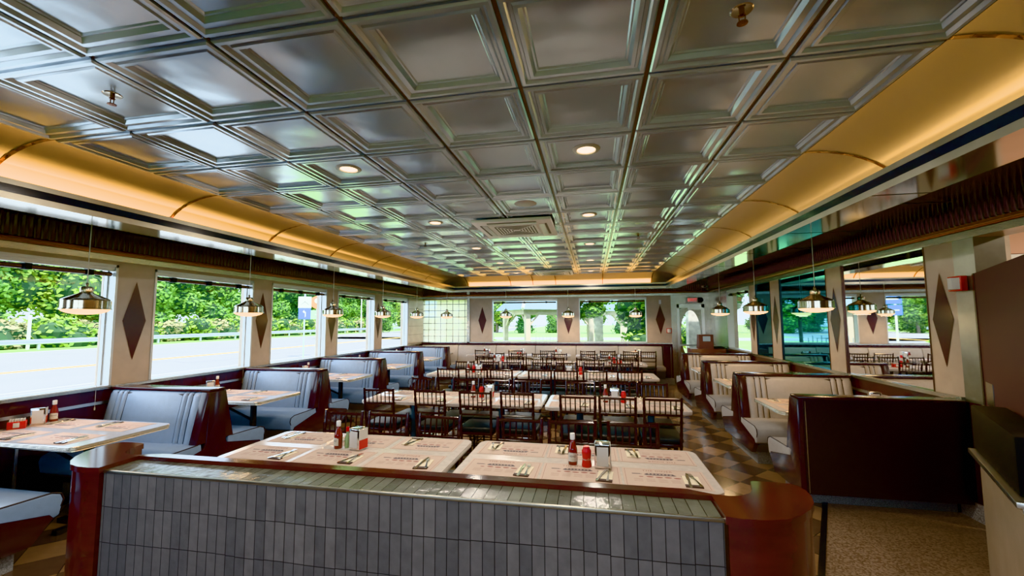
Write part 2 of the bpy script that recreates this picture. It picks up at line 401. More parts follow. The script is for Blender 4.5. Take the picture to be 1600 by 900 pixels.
# ---------------------------------------------------------------- cove, fascia, soffit (U-shaped run: left, back, right)
AX, BZ = .60, .36                    # quarter-ellipse of the cove
LIP = .30                            # lip offset from ceiling edge
def run(profile, mt, name, smooth=False, mats=None, parent=None):
    """profile: list of (offset outward, z). Sweeps along left side, back and right side with mitred corners."""
    mb = MB(); n = len(profile)
    vs = []
    for (o, z) in profile:
        vs += [(CX0-o, YN, z), (CX0-o, CY1+o, z), (CX1+o, CY1+o, z), (CX1+o, YN, z)]
    for k in range(n-1):
        m_ = mats[k] if mats else mt
        for q in range(3):
            a = 4*k+q
            mb.add([vs[a], vs[a+1], vs[a+5], vs[a+4]], [(0, 1, 2, 3)], m_, smooth)
    o = mb.build(name, parent)
    return o
cov = [(0, ZC-.004)] + [(AX*math.sin(a), ZC - BZ + BZ*math.cos(a)) for a in [PI/2*i/14 for i in range(1, 15)]]
cv = st(run(cov, M['cove'], 'trim_2', True))
# cove ribs
def rib(p, side):
    mb = MB(); pts = []
    for a in [PI/2*i/12 for i in range(13)]:
        o = AX*math.sin(a) - .004; z = ZC - BZ + BZ*math.cos(a) - .005
        pts.append((o, z))
    for (o0, z0), (o1, z1) in zip(pts, pts[1:]):
        if side == 'L': q = [(CX0-o0, p-.015, z0), (CX0-o0, p+.011, z0), (CX0-o1, p+.011, z1), (CX0-o1, p-.011, z1)]
        elif side == 'R': q = [(CX1+o0, p-.015, z0), (CX1+o0, p+.011, z0), (CX1+o1, p+.011, z1), (CX1+o1, p-.011, z1)]
        else: q = [(p-.011, CY1+o0, z0), (p+.011, CY1+o0, z0), (p+.011, CY1+o1, z1), (p-.011, CY1+o1, z1)]
        mb.add(q, [(0, 1, 2, 3)], M['copper'], True)
    mb.build('cove_rib', cv)
for k in range(0, 12): rib(CY1 - .0 - k*T*2 - .0 - .0, 'L'); rib(CY1 - k*T*2, 'R')
for k in (0, 2, 3, 4, 6, 8): rib(CX0+k*T + (.01 if k == 0 else 0), 'B')
# fascia with navy stripe, trough bottom, back, upper soffit
zl, zt_ = 2.50, 2.635
fas = [(LIP+.03, 2.52), (LIP+.03, zt_), (LIP, zt_), (LIP, 2.598), (LIP+.001, 2.597), (LIP+.001, 2.545), (LIP, 2.544), (LIP, zl), (AX+.03, zl), (AX+.03, ZT), (1.66, ZT)]
ms = [M['fascia'], M['fascia'], M['fascia'], M['navy'], M['navy'], M['navy'], M['fascia'], M['soffit'], M['soffit'], M['soffit']]
fo = st(run(fas, None, 'trim_3', False, ms))
# trough floor (inside) so cove lamps are boxed
st(run([(LIP+.03, 2.52), (AX+.01, 2.52)], M['offwhite'], 'trim_4'))
# soffit seams on the right hand side
for y in [3.05 + 1.22*k for k in range(-2, 7)]:
    mb = MB(); mb.box(CX1+LIP, CX1+AX+.03, y, y+.006, zl-.002, zl, M['iron']); mb.box(CX1+AX+.03, XR-.02, y, y+.006, ZT-.003, ZT, M['iron'])
    mb.build('soffit_seam', fo)

# ---------------------------------------------------------------- ribbed band around top of walls
def band(name, x0, y0, x1, y1, nx, ny):
    """along the wall from (x0,y0) to (x1,y1); (nx,ny) points into the room"""
    L = math.hypot(x1-x0, y1-y0); ux, uy = (x1-x0)/L, (y1-y0)/L
    mb = MB(); pit_ = .055; n = int(L/pit_)
    def P(s, d, z): return (x0+ux*s+nx*d, y0+uy*s+ny*d, z)
    for k in range(n):
        s0 = k*pit_; vs = []
        sec = [(0, .004), (.012, .006), (.020, .016), (.0275, .020), (.035, .016), (.043, .006), (pit_, .004)]
        for z, g in ((2.50, 1), (2.515, 1), (ZT, 1)):
            vs += [P(s0+a, d*(1 if z > 2.505 else .2), z) for a, d in sec]
        m_ = len(sec)
        for r in range(2):
            mb.add(vs, [(r*m_+q, r*m_+q+1, (r+1)*m_+q+1, (r+1)*m_+q) for q in range(m_-1)], M['band'], True)
    # copper roll below
    sec = [(.004, 2.50), (.030, 2.495), (.040, 2.478), (.040, 2.462), (.028, 2.447), (.004, 2.44)]
    vs = [P(0, a, z) for a, z in sec] + [P(L, a, z) for a, z in sec]
    m_ = len(sec); mb.add(vs, [(q, q+1, m_+q+1, m_+q) for q in range(m_-1)], M['copper'], True)
    sec = [(.0, 2.44), (.022, 2.44), (.022, 2.38), (.0, 2.38)]
    vs = [P(0, a, z) for a, z in sec] + [P(L, a, z) for a, z in sec]
    mb.add(vs, [(q, q+1, 4+q+1, 4+q) for q in range(3)], M['steel'])
    return st(mb.build(name))
band('trim_5', XL, YN, XL, YB, 1, 0)
band('trim_6', XL, YB, XR, YB, 0, -1)
band('trim_7', XR, YB, XR, YN, -1, 0)

# ---------------------------------------------------------------- walls
def diamond(parent, fn, w_, h_, zc):
    mb = MB(); mb.add([fn(0, zc-h_), fn(w_, zc), fn(0, zc+h_), fn(-w_, zc)], [(0, 1, 2, 3)], M['diamond'])
    return mb.build('diamond_inlay', parent)
def wallbox(mb, side, a0, a1, z0, z1, mt, t0=0, t1=.22):
    if side == 'L': mb.box(XL-t1, XL-t0, a0, a1, z0, z1, mt)
    elif side == 'R': mb.box(XR+t0, XR+min(t1, .22), a0, a1, z0, z1, mt)
    else: mb.box(a0, a1, YB+t0, YB+t1, z0, z1, mt)

# left wall bays
winL = [(-.45, 1.45), (2.2, 3.70), (4.10, 5.60), (5.98, 7.43), (7.80, 9.30), (9.65, 11.15)]
winB = [(-2.97, -1.0), (-.38, 1.50)]
mb = MB()
wallbox(mb, 'L', YN, YB+.2, -.2, ZS-.03, M['maroon']); wallbox(mb, 'L', YN, YB+.2, ZH, 3.1, M['laminate'])
edges = [YN] + [e for w_ in winL for e in w_] + [YB+.2]
for a, b_ in zip(edges[0::2], edges[1::2]): wallbox(mb, 'L', a, b_, ZS-.03, ZH, M['laminate'])
wl = st(mb.build('wall_left'))
for a, b_ in zip(edges[0::2], edges[1::2]):
    if b_-a < .9: yc_ = (a+b_)/2; diamond(wl, lambda u, z, yc_=yc_: (XL+.004, yc_+u, z), .125, .45, 1.72)
# wainscot strips + steel chair rail
mb = MB(); mb.box(XL, XL+.03, YN, YB, .985, 1.015, M['steel']); mb.box(XL, XL+.012, YN, YB, .83, .86, M['alu'])
for y in [1.2+.88*k for k in range(-5, 13)]: mb.box(XL, XL+.010, y, y+.022, .12, .83, M['alu'])
mb.build('metal_strip', wl)
mb = MB(); mb.box(XL, XL+.03, 11.15, YB, 1.06, 2.34, M['laminate'])
for z in (1.3, 1.55, 1.8, 2.05): mb.box(XL+.03, XL+.032, 11.17, YB-.02, z, z+.008, M['piping'])
mb.build('tiled_pier', wl)

# back wall
mb = MB()
DX0 = 2.15
wallbox(mb, 'B', XL-.2, DX0, -.2, ZS, M['maroon'])
wallbox(mb, 'B', XL-.2, DX0, ZH, 3.1, M['laminate'])
bx = [(-3.75, -2.97), (-1.0, -.38), (1.50, DX0)]
for a, b_ in bx: wallbox(mb, 'B', a, b_, ZS, ZH, M['laminate'])
wallbox(mb, 'B', XL-.2, XL, ZS, ZH, M['laminate'])
wallbox(mb, 'B', DX0, XR+.2, 2.13, 3.1, M['steel']); wallbox(mb, 'B', DX0, DX0+.15, 0, 2.13, M['steel']); wallbox(mb, 'B', XR-.13, XR+.2, 0, 2.13, M['steel'])
wb = st(mb.build('wall_back'))
for xc in (-3.27, -.69, 1.86): diamond(wb, lambda u, z, xc=xc: (xc+u, YB-.004, z), .125, .41, 1.71)
mb = MB(); mb.box(XL, DX0, YB-.05, YB, .985, 1.035, M['maroon']); mb.box(XL, DX0, YB-.03, YB, 1.035, 1.06, M['steel'])
mb.box(-3.75, -3.66, YB-.03, YB+.02, ZS, 2.6, M['steel']); mb.build('chair_rail', wb)
# right wall
bayR = {'win': (9.22, 10.68), 'm': [(8.22, 8.93, 'bluemirror'), (6.40, 7.84, 'bluemirror'), (4.66, 6.02, 'mirror')]}
mb = MB()
wallbox(mb, 'R', 4.12, YB+.2, -.2, .985, M['maroon'])
wallbox(mb, 'R', YN, YB+.2, 2.38, 3.1, M['laminate'])
for a, b_, m_ in ((10.68, YB+.2, 'steel'), (8.93, 9.22, 'laminate'), (7.84, 8.22, 'laminate'), (6.02, 6.40, 'laminate'), (4.33, 4.66, 'laminate'), (4.12, 4.33, 'poststeel')):
    wallbox(mb, 'R', a, b_, .985, 2.38, M[m_])
wallbox(mb, 'R', 4.33, 8.93, .985, 2.38, M['darkpanel'], .02, .2)
wr = st(mb.build('wall_right'))
for yc_ in (4.49, 6.21, 8.03, 9.075): diamond(wr, lambda u, z, yc_=yc_: (XR-.004, yc_+u, z), .115, .43, 1.69)
mb = MB(); mb.box(XR-.03, XR, 4.33, YB, .985, 1.02, M['steel']); mb.box(XR-.012, XR, 4.33, YB, .83, .86, M['alu'])
for y in (5.12, 6.85, 8.5, 10.2): mb.box(XR-.010, XR, y, y+.022, .12, .83, M['alu'])
for a in (4.655, 6.02, 6.39, 7.835, 8.215, 8.925): mb.box(XR-.006, XR+.01, a-.006, a+.006, 1.02, 2.38, M['tbar'])
mb.box(XR-.012, XR, 4.12, 4.17, 0, .985, M['steel'])
mb.build('metal_strip', wr)
for k, (a, b_, m_) in enumerate(bayR['m']):
    mb = MB(); mb.add([(XR+.012, a, 1.02), (XR+.012, b_, 1.02), (XR+.012, b_, 2.38), (XR+.012, a, 2.38)], [(0, 3, 2, 1)], M[m_])
    o = mb.build('wall_mirror')
    tag(o, ['small dark blue mirror panel farthest down the right wall', 'wide blue-tinted mirror panel on the right wall', 'clear mirror panel at the near end of the right wall'][k], 'mirror', 'mirrors between the right wall pilasters')
mb = MB(); mb.box(XR-.015, XR, 4.17, 4.45, 0.004, .15, M['terrazzow']); st(mb.build('baseboard_right'))

mb = MB(); mb.box(XL-.2, -3.9, YN-.2, YN, 0, 3.1, M['laminate']); mb.box(-3.9, 3.4, YN-.2, YN, 0, 1.0, M['maroon']); mb.box(-3.9, 3.4, YN-.2, YN, 2.3, 3.1, M['laminate']); mb.box(-.9, -.5, YN-.2, YN, 1.0, 2.3, M['laminate']); mb.box(3.4, 9.1, YN-.2, YN, 0, 3.1, M['peach']); st(mb.build('wall_front'))
# windows
wn = [0]
def window(side, a, b_, z0, z1, shade=True):
    wn[0] += 1
    root = MB(); fr = .024
    def bx(u0, u1, d0, d1, za, zb, mt, m_=root):
        if side == 'L': m_.box(XL-d1, XL-d0, u0, u1, za, zb, mt)
        elif side == 'R': m_.box(XR+d0, XR+d1, u0, u1, za, zb, mt)
        else: m_.box(u0, u1, YB+d0, YB+d1, za, zb, mt)
    D = .13
    bx(a-.0, a+fr, -.008, D, z0, z1, M['whitealu']); bx(b_-fr, b_, -.008, D, z0, z1, M['whitealu'])
    bx(a, b_, -.008, D, z0, z0+.03, M['whitealu']); bx(a, b_, -.008, D, z1-.03, z1, M['whitealu'])
    if side == 'L': bx(b_-.038, b_-fr, D-.04, D, z0, z1, M['whitealu'])
    o = st(root.build('window_%d' % wn[0]))
    g = MB()
    dd = D-.02
    P = (lambda u, z: (XL-dd, u, z)) if side == 'L' else ((lambda u, z: (XR+dd, u, z)) if side == 'R' else (lambda u, z: (u, YB+dd, z)))
    g.add([P(a+.01, z0+.01), P(b_-.01, z0+.01), P(b_-.01, z1-.01), P(a+.01, z1-.01)], [(0, 1, 2, 3)], M['glass'])
    g.build('glass_pane', o)
    if shade:
        s = MB()
        bx(a+fr, b_-fr, .01, .07, z1-.07, z1-.01, M['whitealu'], s)
        if side == 'L': s.tube((XL-.045, a+.04, z1-.105), (XL-.045, b_-.04, z1-.105), .024, M['tbar'])
        elif side == 'B': s.tube((a+.04, YB+.045, z1-.105), (b_-.04, YB+.045, z1-.105), .024, M['tbar'])
        else: s.tube((XR+.045, a+.04, z1-.105), (XR+.045, b_-.04, z1-.105), .024, M['tbar'])
        n = 3
        for k in range(n):
            u = a + (b_-a)*(k+.5)/n
            bx(u-.025, u+.025, .0, .07, z1-.135, z1-.075, M['black'], s)
        s.build('roller_shade', o)
    if side == 'L':
        c = MB(); c.tube((XL+.012, b_-.14, 2.22), (XL+.012, b_-.14, .80), .002, M['white'], seg=6); c.lathe([(.0, 0), (.006, .004), (.006, .03), (0, .035)], (XL+.012, b_-.14, .775), M['label'], 8)
        c.build('pull_cord', o)
    return o
for a, b_ in winL: window('L', a, b_, ZS-.03, ZH)
for a, b_ in winB: window('B', a, b_, 1.06, ZH)
window('R', 9.22, 10.68, 1.02, 2.38)
# glass block panel
mb = MB(); mb.add([(0, 0, 0), (1.45, 0, 0), (1.45, 0, 1.32), (0, 0, 1.32)], [(0, 1, 2, 3)], M['block'])
wn[0] += 1
o = mb.build('window_%d' % wn[0], None, (XL, YB+.05, 1.04)); st(o)

# end door: steel frame, steel leaf with oval light
dr = MB()
dx0, dx1, dz = DX0+.15, XR-.13, 2.13
cxx = (dx0+dx1)/2; oz = 1.30; ra, rb_ = .255, .66
# leaf with an oval hole: ring fan between oval and rectangle
n = 48; inner = []; outer = []
for k in range(n):
    a = 2*PI*k/n; c_, s_ = math.cos(a), math.sin(a)
    inner.append((cxx+ra*c_, YB+.06, oz+rb_*s_))
    hx, hz0, hz1 = (dx1-dx0)/2-.07, oz-.05, dz-.10-oz
    t = 1e9
    if abs(c_) > 1e-6: t = min(t, hx/abs(c_))
    if s_ > 1e-6: t = min(t, hz1/s_)
    if s_ < -1e-6: t = min(t, hz0/-s_)
    outer.append((cxx+t*c_, YB+.06, oz+t*s_))
dr.add(inner+outer, [(k, (k+1) % n, n+(k+1) % n, n+k) for k in range(n)], M['steel'])
dr.box(dx0, dx0+.07, YB+.04, YB+.1, 0.01, dz, M['alu']); dr.box(dx1-.07, dx1, YB+.04, YB+.1, 0.01, dz, M['alu']); dr.box(dx0, dx1, YB+.04, YB+.1, dz-.10, dz, M['alu'])
do = st(dr.build('door_1'))
g = MB(); g.add([(cxx+ra*math.cos(2*PI*k/n), YB+.065, oz+rb_*math.sin(2*PI*k/n)) for k in range(n)], [tuple(range(n))], M['glass']); g.build('oval_glass', do)
g = MB(); g.box(dx0+.06, dx1-.06, YB+.0, YB+.03, .98, 1.02, M['alu']); g.build('push_bar', do)
g = MB(); g.box(cxx-.05, cxx+.3, YB-.0, YB+.06, dz-.15, dz-.09, M['alu']); g.build('door_closer', do)

# exit sign
ex = empty('exit_sign', (2.72, YB-.03, 2.24)); tag(ex, 'red and white exit sign with emergency lamp above the steel door', 'sign')
mb = MB(); mb.box(-.15, .12, -.03, .0, -.085, .085, M['signwhite']); addtext(mb, 'EXIT', .115, lambda v: (v.x-.015, -.0315, v.y), M['exitred'], 1.05); mb.build('sign_face', ex)
mb = MB(); mb.lathe([(.0, -.05), (.055, -.05), (.075, .0), (.06, .03), (0, .03)], (0.19, -.05, 0), M['black'], 16, Matrix.Rotation(PI/2, 4, 'X')); mb.build('emergency_lamp', ex)
# camera dome on band
mb = MB(); mb.lathe([(0, -.05), (.05, -.045), (.07, -.015), (.07, .0), (0, 0)], (3.02, YB-.07, 2.62), M['white'], 18); mb.lathe([(0, -.02), (.03, -.01), (.035, .01), (0, .02)], (3.02, YB-.14, 2.60), M['black'], 14)
tag(mb.build('security_camera'), 'small white dome security camera on the dark band above the exit door', 'camera')

# wall strobes
def strobe(loc, rz, label):
    e = empty('fire_alarm', loc, rz); tag(e, label, 'fire alarm')
    m1 = MB(); m1.box(-.07, .07, -.05, 0, -.065, .065, M['red']); m1.build('housing', e, bevel=.006)
    m2 = MB(); m2.prism([(-.055, -.05), (-.02, -.085), (.02, -.085), (.055, -.05)], -.05, .05, M['label']); m2.build('strobe_lens', e)
strobe((XR-.002, 4.27, 2.00), -PI/2, 'red fire alarm with clear strobe on the steel post by the lobby')
strobe((2.08, YB-.002, 1.40), 0, 'red fire alarm at the right end of the back wall')
mb = MB(); mb.box(-.03, .03, -.03, 0, -.055, .055, M['white']); tag(mb.build('wall_sensor', None, (1.86, YB-.005, 2.2), bevel=.006), 'small white sensor above the last diamond on the back wall', 'sensor')

# ---------------------------------------------------------------- ceiling fittings
for ix, x in enumerate((-1.85, -.02)):
    for iy, y in enumerate((2.87, 4.70, 6.52, 8.33, 10.15)):
        e = empty('recessed_downlight', (x, y, ZC+.012)); tag(e, '%s recessed ceiling downlight in the %s row of lights' % (['nearest', 'second nearest', 'middle', 'second farthest', 'farthest'][iy], ['left', 'right'][ix]), 'downlight', 'round recessed lights in the metal ceiling')
        m1 = MB(); m1.lathe([(.062, -.004), (.066, -.010), (.088, -.008), (.096, 0)], (0, 0, 0), M['offwhite'], 28, close=False); m1.build('trim_ring', e)
        m2 = MB(); m2.lathe([(0, -.003), (.063, -.003)], (0, 0, 0), M['lens'], 24, close=False); m2.build('lens', e)
        l = bpy.data.lights.new('downlight', 'AREA'); l.shape = 'DISK'; l.size = .12; l.energy = 11; l.color = (1, .88, .74)
        lo = bpy.data.objects.new('downlight_lamp', l); COL.objects.link(lo); lo.location = (x, y, ZC-.03)
def cassette(y, label, s=.93):
    e = empty('air_conditioner_cassette', (-.90, y, ZC-.0185)); tag(e, label, 'air conditioner', 'ceiling air conditioner cassettes')
    h = s/2; m1 = MB(); m1.prism([(-h, -h), (h, -h), (h, h), (-h, h)], -.036, .0, M['acwhite']); m1.build('panel', e, bevel=.010)
    for k in range(4):
        a = PI/2*k; Mx = Matrix.Rotation(a, 4, 'Z'); m2 = MB(); m2.box(-.29, .29, -.40, -.375, -.040, -.034, M['vent'], Mx); m2.build('air_slot', e)
        m4 = MB(); m4.box(-.29, .29, -.37, -.31, -.045, -.036, M['white'], Mx); m4.build('louvre', e)
    m3 = MB(); m3.prism([(-.27, -.27), (.27, -.27), (.27, .27), (-.27, .27)], -.042, -.034, M['acwhite'])
    for k in range(4):
        Mx = Matrix.Rotation(PI/2*k, 4, 'Z')
        for q in range(6):
            d_ = .05+q*.036; m3.box(-d_+.01, d_-.01, -d_-.010, -d_+.004, -.0445, -.042, M['vent'], Mx)
    m3.build('intake_grille', e)
cassette(5.02, 'white square ceiling air conditioner nearest the camera'); cassette(9.95, 'white square ceiling air conditioner near the back wall', .9)
SP = [(.59, 1.66, 'nearest the camera on the right'), (-2.45, 1.66, 'nearest the camera on the left'), (-2.50, 5.95, 'midway down the room on the left'), (.65, 5.97, 'midway down the room on the right')]
for x, y, w_ in SP:
    e = empty('fire_sprinkler', (x, y, ZC+.012)); tag(e, 'brass fire sprinkler head ' + w_, 'sprinkler', 'sprinkler heads in the metal ceiling')
    m1 = MB(); m1.lathe([(0, -.002), (.038, -.004), (.042, 0)], (0, 0, 0), M['lampmetal'], 20); m1.build('escutcheon', e)
    m2 = MB(); m2.lathe([(.010, 0), (.010, -.02), (.014, -.022), (.005, -.026)], (0, 0, 0), M['copper'], 12)
    m2.tube((-.012, 0, -.02), (-.010, 0, -.05), .0025, M['copper'], seg=6); m2.tube((.012, 0, -.02), (.010, 0, -.05), .0025, M['copper'], seg=6); m2.build('frame', e)
    m3 = MB(); m3.lathe([(0, -.050), (.020, -.051), (.020, -.054), (0, -.056)], (0, 0, 0), M['copper'], 14); m3.build('deflector', e)
mb = MB(); mb.lathe([(0, -.004), (.10, -.006), (.115, 0)], (0, 0, 0), M['offwhite'], 30); tag(mb.build('ceiling_speaker', None, (-.65, 4.12, ZC+.012)), 'round white ceiling speaker just before the near air conditioner', 'speaker')

# ---------------------------------------------------------------- pendants
def pendant_proto():
    root = empty('pendant_lamp')
    m1 = MB(); m1.tube((0, 0, .245), (0, 0, ZT-1.80), .0035, M['label'], seg=8); m1.build('cord', root)
    m2 = MB(); m2.lathe([(0, .265), (.008, .262), (.014, .245), (.008, .232), (.03, .228), (.044, .220), (.048, .205), (.048, .185), (.040, .178), (0, .178)], (0, 0, 0), M['lampmetal'], 24); m2.build('cap', root)
    prof = [(.040, .182), (.055, .165), (.150, .118), (.163, .108), (.166, .095)]
    m3 = MB(); m3.lathe(prof, (0, 0, 0), M['lampmetal'], 48, close=False)
    vs = []; n = 96
    for k in range(n):
        a = 2*PI*k/n; r = .168 + (.003 if k % 2 else 0)
        vs += [(r*math.cos(a), r*math.sin(a), .097), (r*math.cos(a), r*math.sin(a), .030)]
    m3.add(vs, [(2*k, (2*k+2) % (2*n), (2*k+3) % (2*n), 2*k+1) for k in range(n)], M['lampmetal'])
    m3.lathe([(.171, .030), (.176, .026), (.176, .018), (.165, .018)], (0, 0, 0), M['lampmetal'], 48, close=False)
    m3.build('lamp_shade', root)
    m4 = MB(); m4.lathe([(.165, .020), (.150, .003), (.11, -.013), (.06, -.023), (0, -.027)], (0, 0, 0), M['bowl'], 32, close=False); m4.build('glass_diffuser', root)
    return root
pp = pendant_proto(); first = [True]
def pendant(x, y, label, group):
    if first[0]: o = pp; first[0] = False
    else: o = copytree(pp)
    o.location = (x, y, 1.80); tag(o, label, 'pendant lamp', group)
    l = bpy.data.lights.new('pendant', 'AREA'); l.shape = 'DISK'; l.size = .2; l.energy = 4.5; l.color = (1, .62, .30)
    lo = bpy.data.objects.new('pendant_bulb', l); COL.objects.link(lo); lo.location = (x, y, 1.765)
ordn = ['nearest', 'second', 'third', 'fourth', 'fifth', 'sixth', 'seventh']
for k, y in enumerate((1.15, 2.96, 4.78, 6.62, 8.40, 10.2)):
    if k == 0: continue
    pendant(-4.5, y, 'ribbed nickel pendant lamp over the %s booth table by the windows' % ordn[k-1], 'pendant lamps over the left booths')
for k, x in enumerate((-4.19, -2.42, -.66, 1.14)):
    pendant(x, 11.62, 'small distant pendant lamp hanging before %s' % ['the glass block panel', 'the left back window', 'the diamond between the back windows', 'the right back window'][k], 'pendant lamps along the back wall')
for k, y in enumerate((5.2, 6.95, 8.75)):
    pendant(2.45, y, 'ribbed nickel pendant lamp over the %s booth table by the mirrors' % ordn[k], 'pendant lamps over the right booths')

# ---------------------------------------------------------------- booths
def booth(name_label, side, yc_, kind, dbl=True, flip=False, group='upholstered booths', W=None):
    """local: u runs from the aisle end (0) into the wall (W); v along the room; dbl seats both ways, otherwise faces +v (flip -> -v)"""
    W = 1.32 if W is None else W
    VIN = M['vinyl_bluelit'] if side == 'L' else M['vinyl']
    if side == 'L': root = empty('booth_bench', (XL+W, yc_, 0)); U = lambda u: -u
    else: root = empty('booth_bench', (XR-W, yc_, 0)); U = lambda u: u
    W = W-.034
    tag(root, name_label, 'booth', group)
    H = .975
    fcs = [1, -1] if dbl else ([-1] if flip else [1])
    def pr(poly, u0, u1, mt, nm, bevel=0, par=root, seg=2):
        m_ = MB(); a, b_ = sorted((U(u0), U(u1))); m_.prism(poly, a, b_, mt, 'x'); return m_.build(nm, par, bevel=bevel, seg=seg)
    # side panel profile
    if dbl:
        poly = [(-.085, H), (.085, H), (.115, .46), (.13, .44), (.62, .36), (.645, .33), (.50, .14), (-.50, .14), (-.645, .33), (-.62, .36), (-.13, .44), (-.115, .46)]
    else:
        s = fcs[0]; poly = [(-.06*s, H), (.085*s, H), (.115*s, .46), (.13*s, .44), (.62*s, .36), (.645*s, .33), (.50*s, .14), (-.06*s, .14)]
    poly = [(p[0]*(.955 if abs(p[0]) > .55 else 1), p[1]-(.045 if .3 < p[1] < .4 and abs(p[0]) > .55 else (.02 if p[1] == .44 else 0))) for p in poly]
    pr(poly, -.018, .03, M['maroon'], 'side_panel', .004)
    if dbl: pr([(-.10, H), (.10, H), (.215, .475), (-.215, .475)], -.012, .085, M['maroon'], 'end_post', .003)
    else:
        s = fcs[0]; pr([(-.058*s, H), (.10*s, H), (.215*s, .475), (-.058*s, .475)], -.012, .085, M['maroon'], 'end_post', .003)
    if dbl: pr([(-.09, H), (.09, H), (.09, H+.03), (-.09, H+.03)], -.01, W, M['maroon'], 'top_cap', .006); pr([(-.05, .14), (.05, .14), (.05, H), (-.05, H)], .03, W, M['maroon'], 'back_core')
    else:
        s = fcs[0]
        y0, y1 = sorted((-.065*s, .09*s)); pr([(y0, H), (y1, H), (y1, H+.025), (y0, H+.025)], -.01, W, M['maroon'], 'top_cap', .006)
        y0, y1 = sorted((-.06*s, .0)); pr([(y0, .14), (y1, .14), (y1, H), (y0, H)], .031, W, M['darkpanel'], 'back_panel')
        m_ = MB(); a, b_ = sorted((U(.045), U(.052))); yy = sorted((-.062*s, -.0585*s)); m_.box(a, b_, yy[0], yy[1], .15, H-.02, M['steel']); m_.build('metal_strip', root)
    pw = .46 if dbl else .42
    y0, y1 = (-.46, .46) if dbl else sorted((.12*fcs[0], .46*fcs[0]))
    m_ = MB(); a, b_ = sorted((U(.06), U(W-.002))); m_.box(a, b_, y0, y1, 0, .14, M['plinth']); m_.build('plinth', root)
    for s in fcs:
        # upright upholstery: segments
        segs = [.10, .065, .065, None, .065, .065, .10]; tot = W-.095; mid = tot - sum(x for x in segs if x)
        u = .086; m_ = MB()
        for q, sg in enumerate(segs):
            wd = sg or mid
            th = .012 if (sg and sg < .1) else 0
            n_ = 7; prof = []
            a0, a1 = u+.004, u+wd-.004
            vs = []
            for i in range(n_):
                t = i/(n_-1); uu = a0+(a1-a0)*t
                bul = (math.sin(PI*t)**.5)*(.016 if sg else .02)
                for z, yb in ((.45, .205), (.70, .165), (.93, .115), (.962, .095), (.972, .07)):
                    vs.append((U(uu), s*(yb+bul-.015), z))
            fs = [(i*5+j, (i+1)*5+j, (i+1)*5+j+1, i*5+j+1) for i in range(n_-1) for j in range(4)]
            m_.add(vs, fs, VIN, True)
            u += wd
        a, b_ = sorted((U(.034), U(W-.01)))
        pr([(s*.04, .44), (s*.185, .44), (s*.095, .95), (s*.04, .97)], .086, W-.01, M['piping'], 'back_batten')
        m_.build('back_cushion', root)
        # seat cushion
        poly = [(s*.14, .30), (s*.60, .27), (s*.655, .29), (s*.672, .395), (s*.655, .44), (s*.60, .462), (s*.16, .475)]
        sc = pr(poly, -.012, W-.006, VIN, 'seat_cushion', .012, seg=3)
        m2 = MB(); pts = [(s*.20, .474), (s*.60, .4645), (s*.657, .442), (s*.674, .396), (s*.655, .35)]
        for p_, q_ in zip(pts, pts[1:]): m2.tube((U(-.008), p_[0], p_[1]), (U(-.008), q_[0], q_[1]), .0055, M['piping'], seg=6)
        m2.build('piping', sc)
        pr([(s*.16, .30), (s*.60, .28), (s*.62, .26), (s*.56, .22), (s*.48, .14), (s*.16, .14)], .032, W-.006, M['vinyl2'], 'front_apron', .01)
    return root
LB = [1.84, 3.78, 5.55, 7.33, 9.10, 10.95]
for k, y in enumerate(LB):
    booth('grey vinyl double booth on the window side, %s from the camera' % ordn[k].replace('nearest', 'first') , 'L', y, 'd', group='booths along the window wall', W=1.30)
booth('single booth whose dark maroon back panel faces the lobby', 'R', 4.34, 's', dbl=False, group='booths along the mirror wall', W=1.32)
for k, y in enumerate((5.98, 7.63, 9.30)):
    booth('grey vinyl double booth on the mirror side, %s behind the dark panelled single booth' % ['first', 'second', 'third'][k], 'R', y, 'd', group='booths along the mirror wall', W=1.32)

# long bench along the back wall
bb = empty('banquette_bench', (0, YB, 0)); tag(bb, 'long grey vinyl banquette bench running under the back windows', 'bench')
x0b, x1b = -5.15, 1.86
m_ = MB(); nseg = 6; ws = (x1b-x0b)/nseg
for k in range(nseg):
    a, b_ = x0b+k*ws+.006, x0b+(k+1)*ws-.006
    m_.prism([(-.05, .47), (-.24, .47), (-.13, .955), (-.05, .975)], a, b_, M['vinyl'], 'x')
m_.build('back_cushion', bb, bevel=.012)
m_ = MB()
for k in range(nseg):
    a, b_ = x0b+k*ws+.004, x0b+(k+1)*ws-.004
    m_.prism([(-.06, .37), (-.66, .35), (-.69, .40), (-.66, .46), (-.06, .475)], a, b_, M['vinyl'], 'x')
m_.build('seat_cushion', bb, bevel=.012)
m_ = MB(); m_.prism([(-.06, .37), (-.62, .34), (-.50, .14), (-.06, .14)], x0b, x1b, M['vinyl2'], 'x'); m_.build('front_apron', bb)
m_ = MB(); m_.box(x0b, x1b+.24, -.48, -.03, 0, .14, M['plinth']); m_.build('plinth', bb)
m_ = MB(); m_.box(x1b+.01, x1b+.25, -.30, -.03, .14, .98, M['maroon']); m_.box(x1b+.19, x1b+.20, -.305, -.30, .15, .97, M['steel']); m_.build('end_panel', bb)

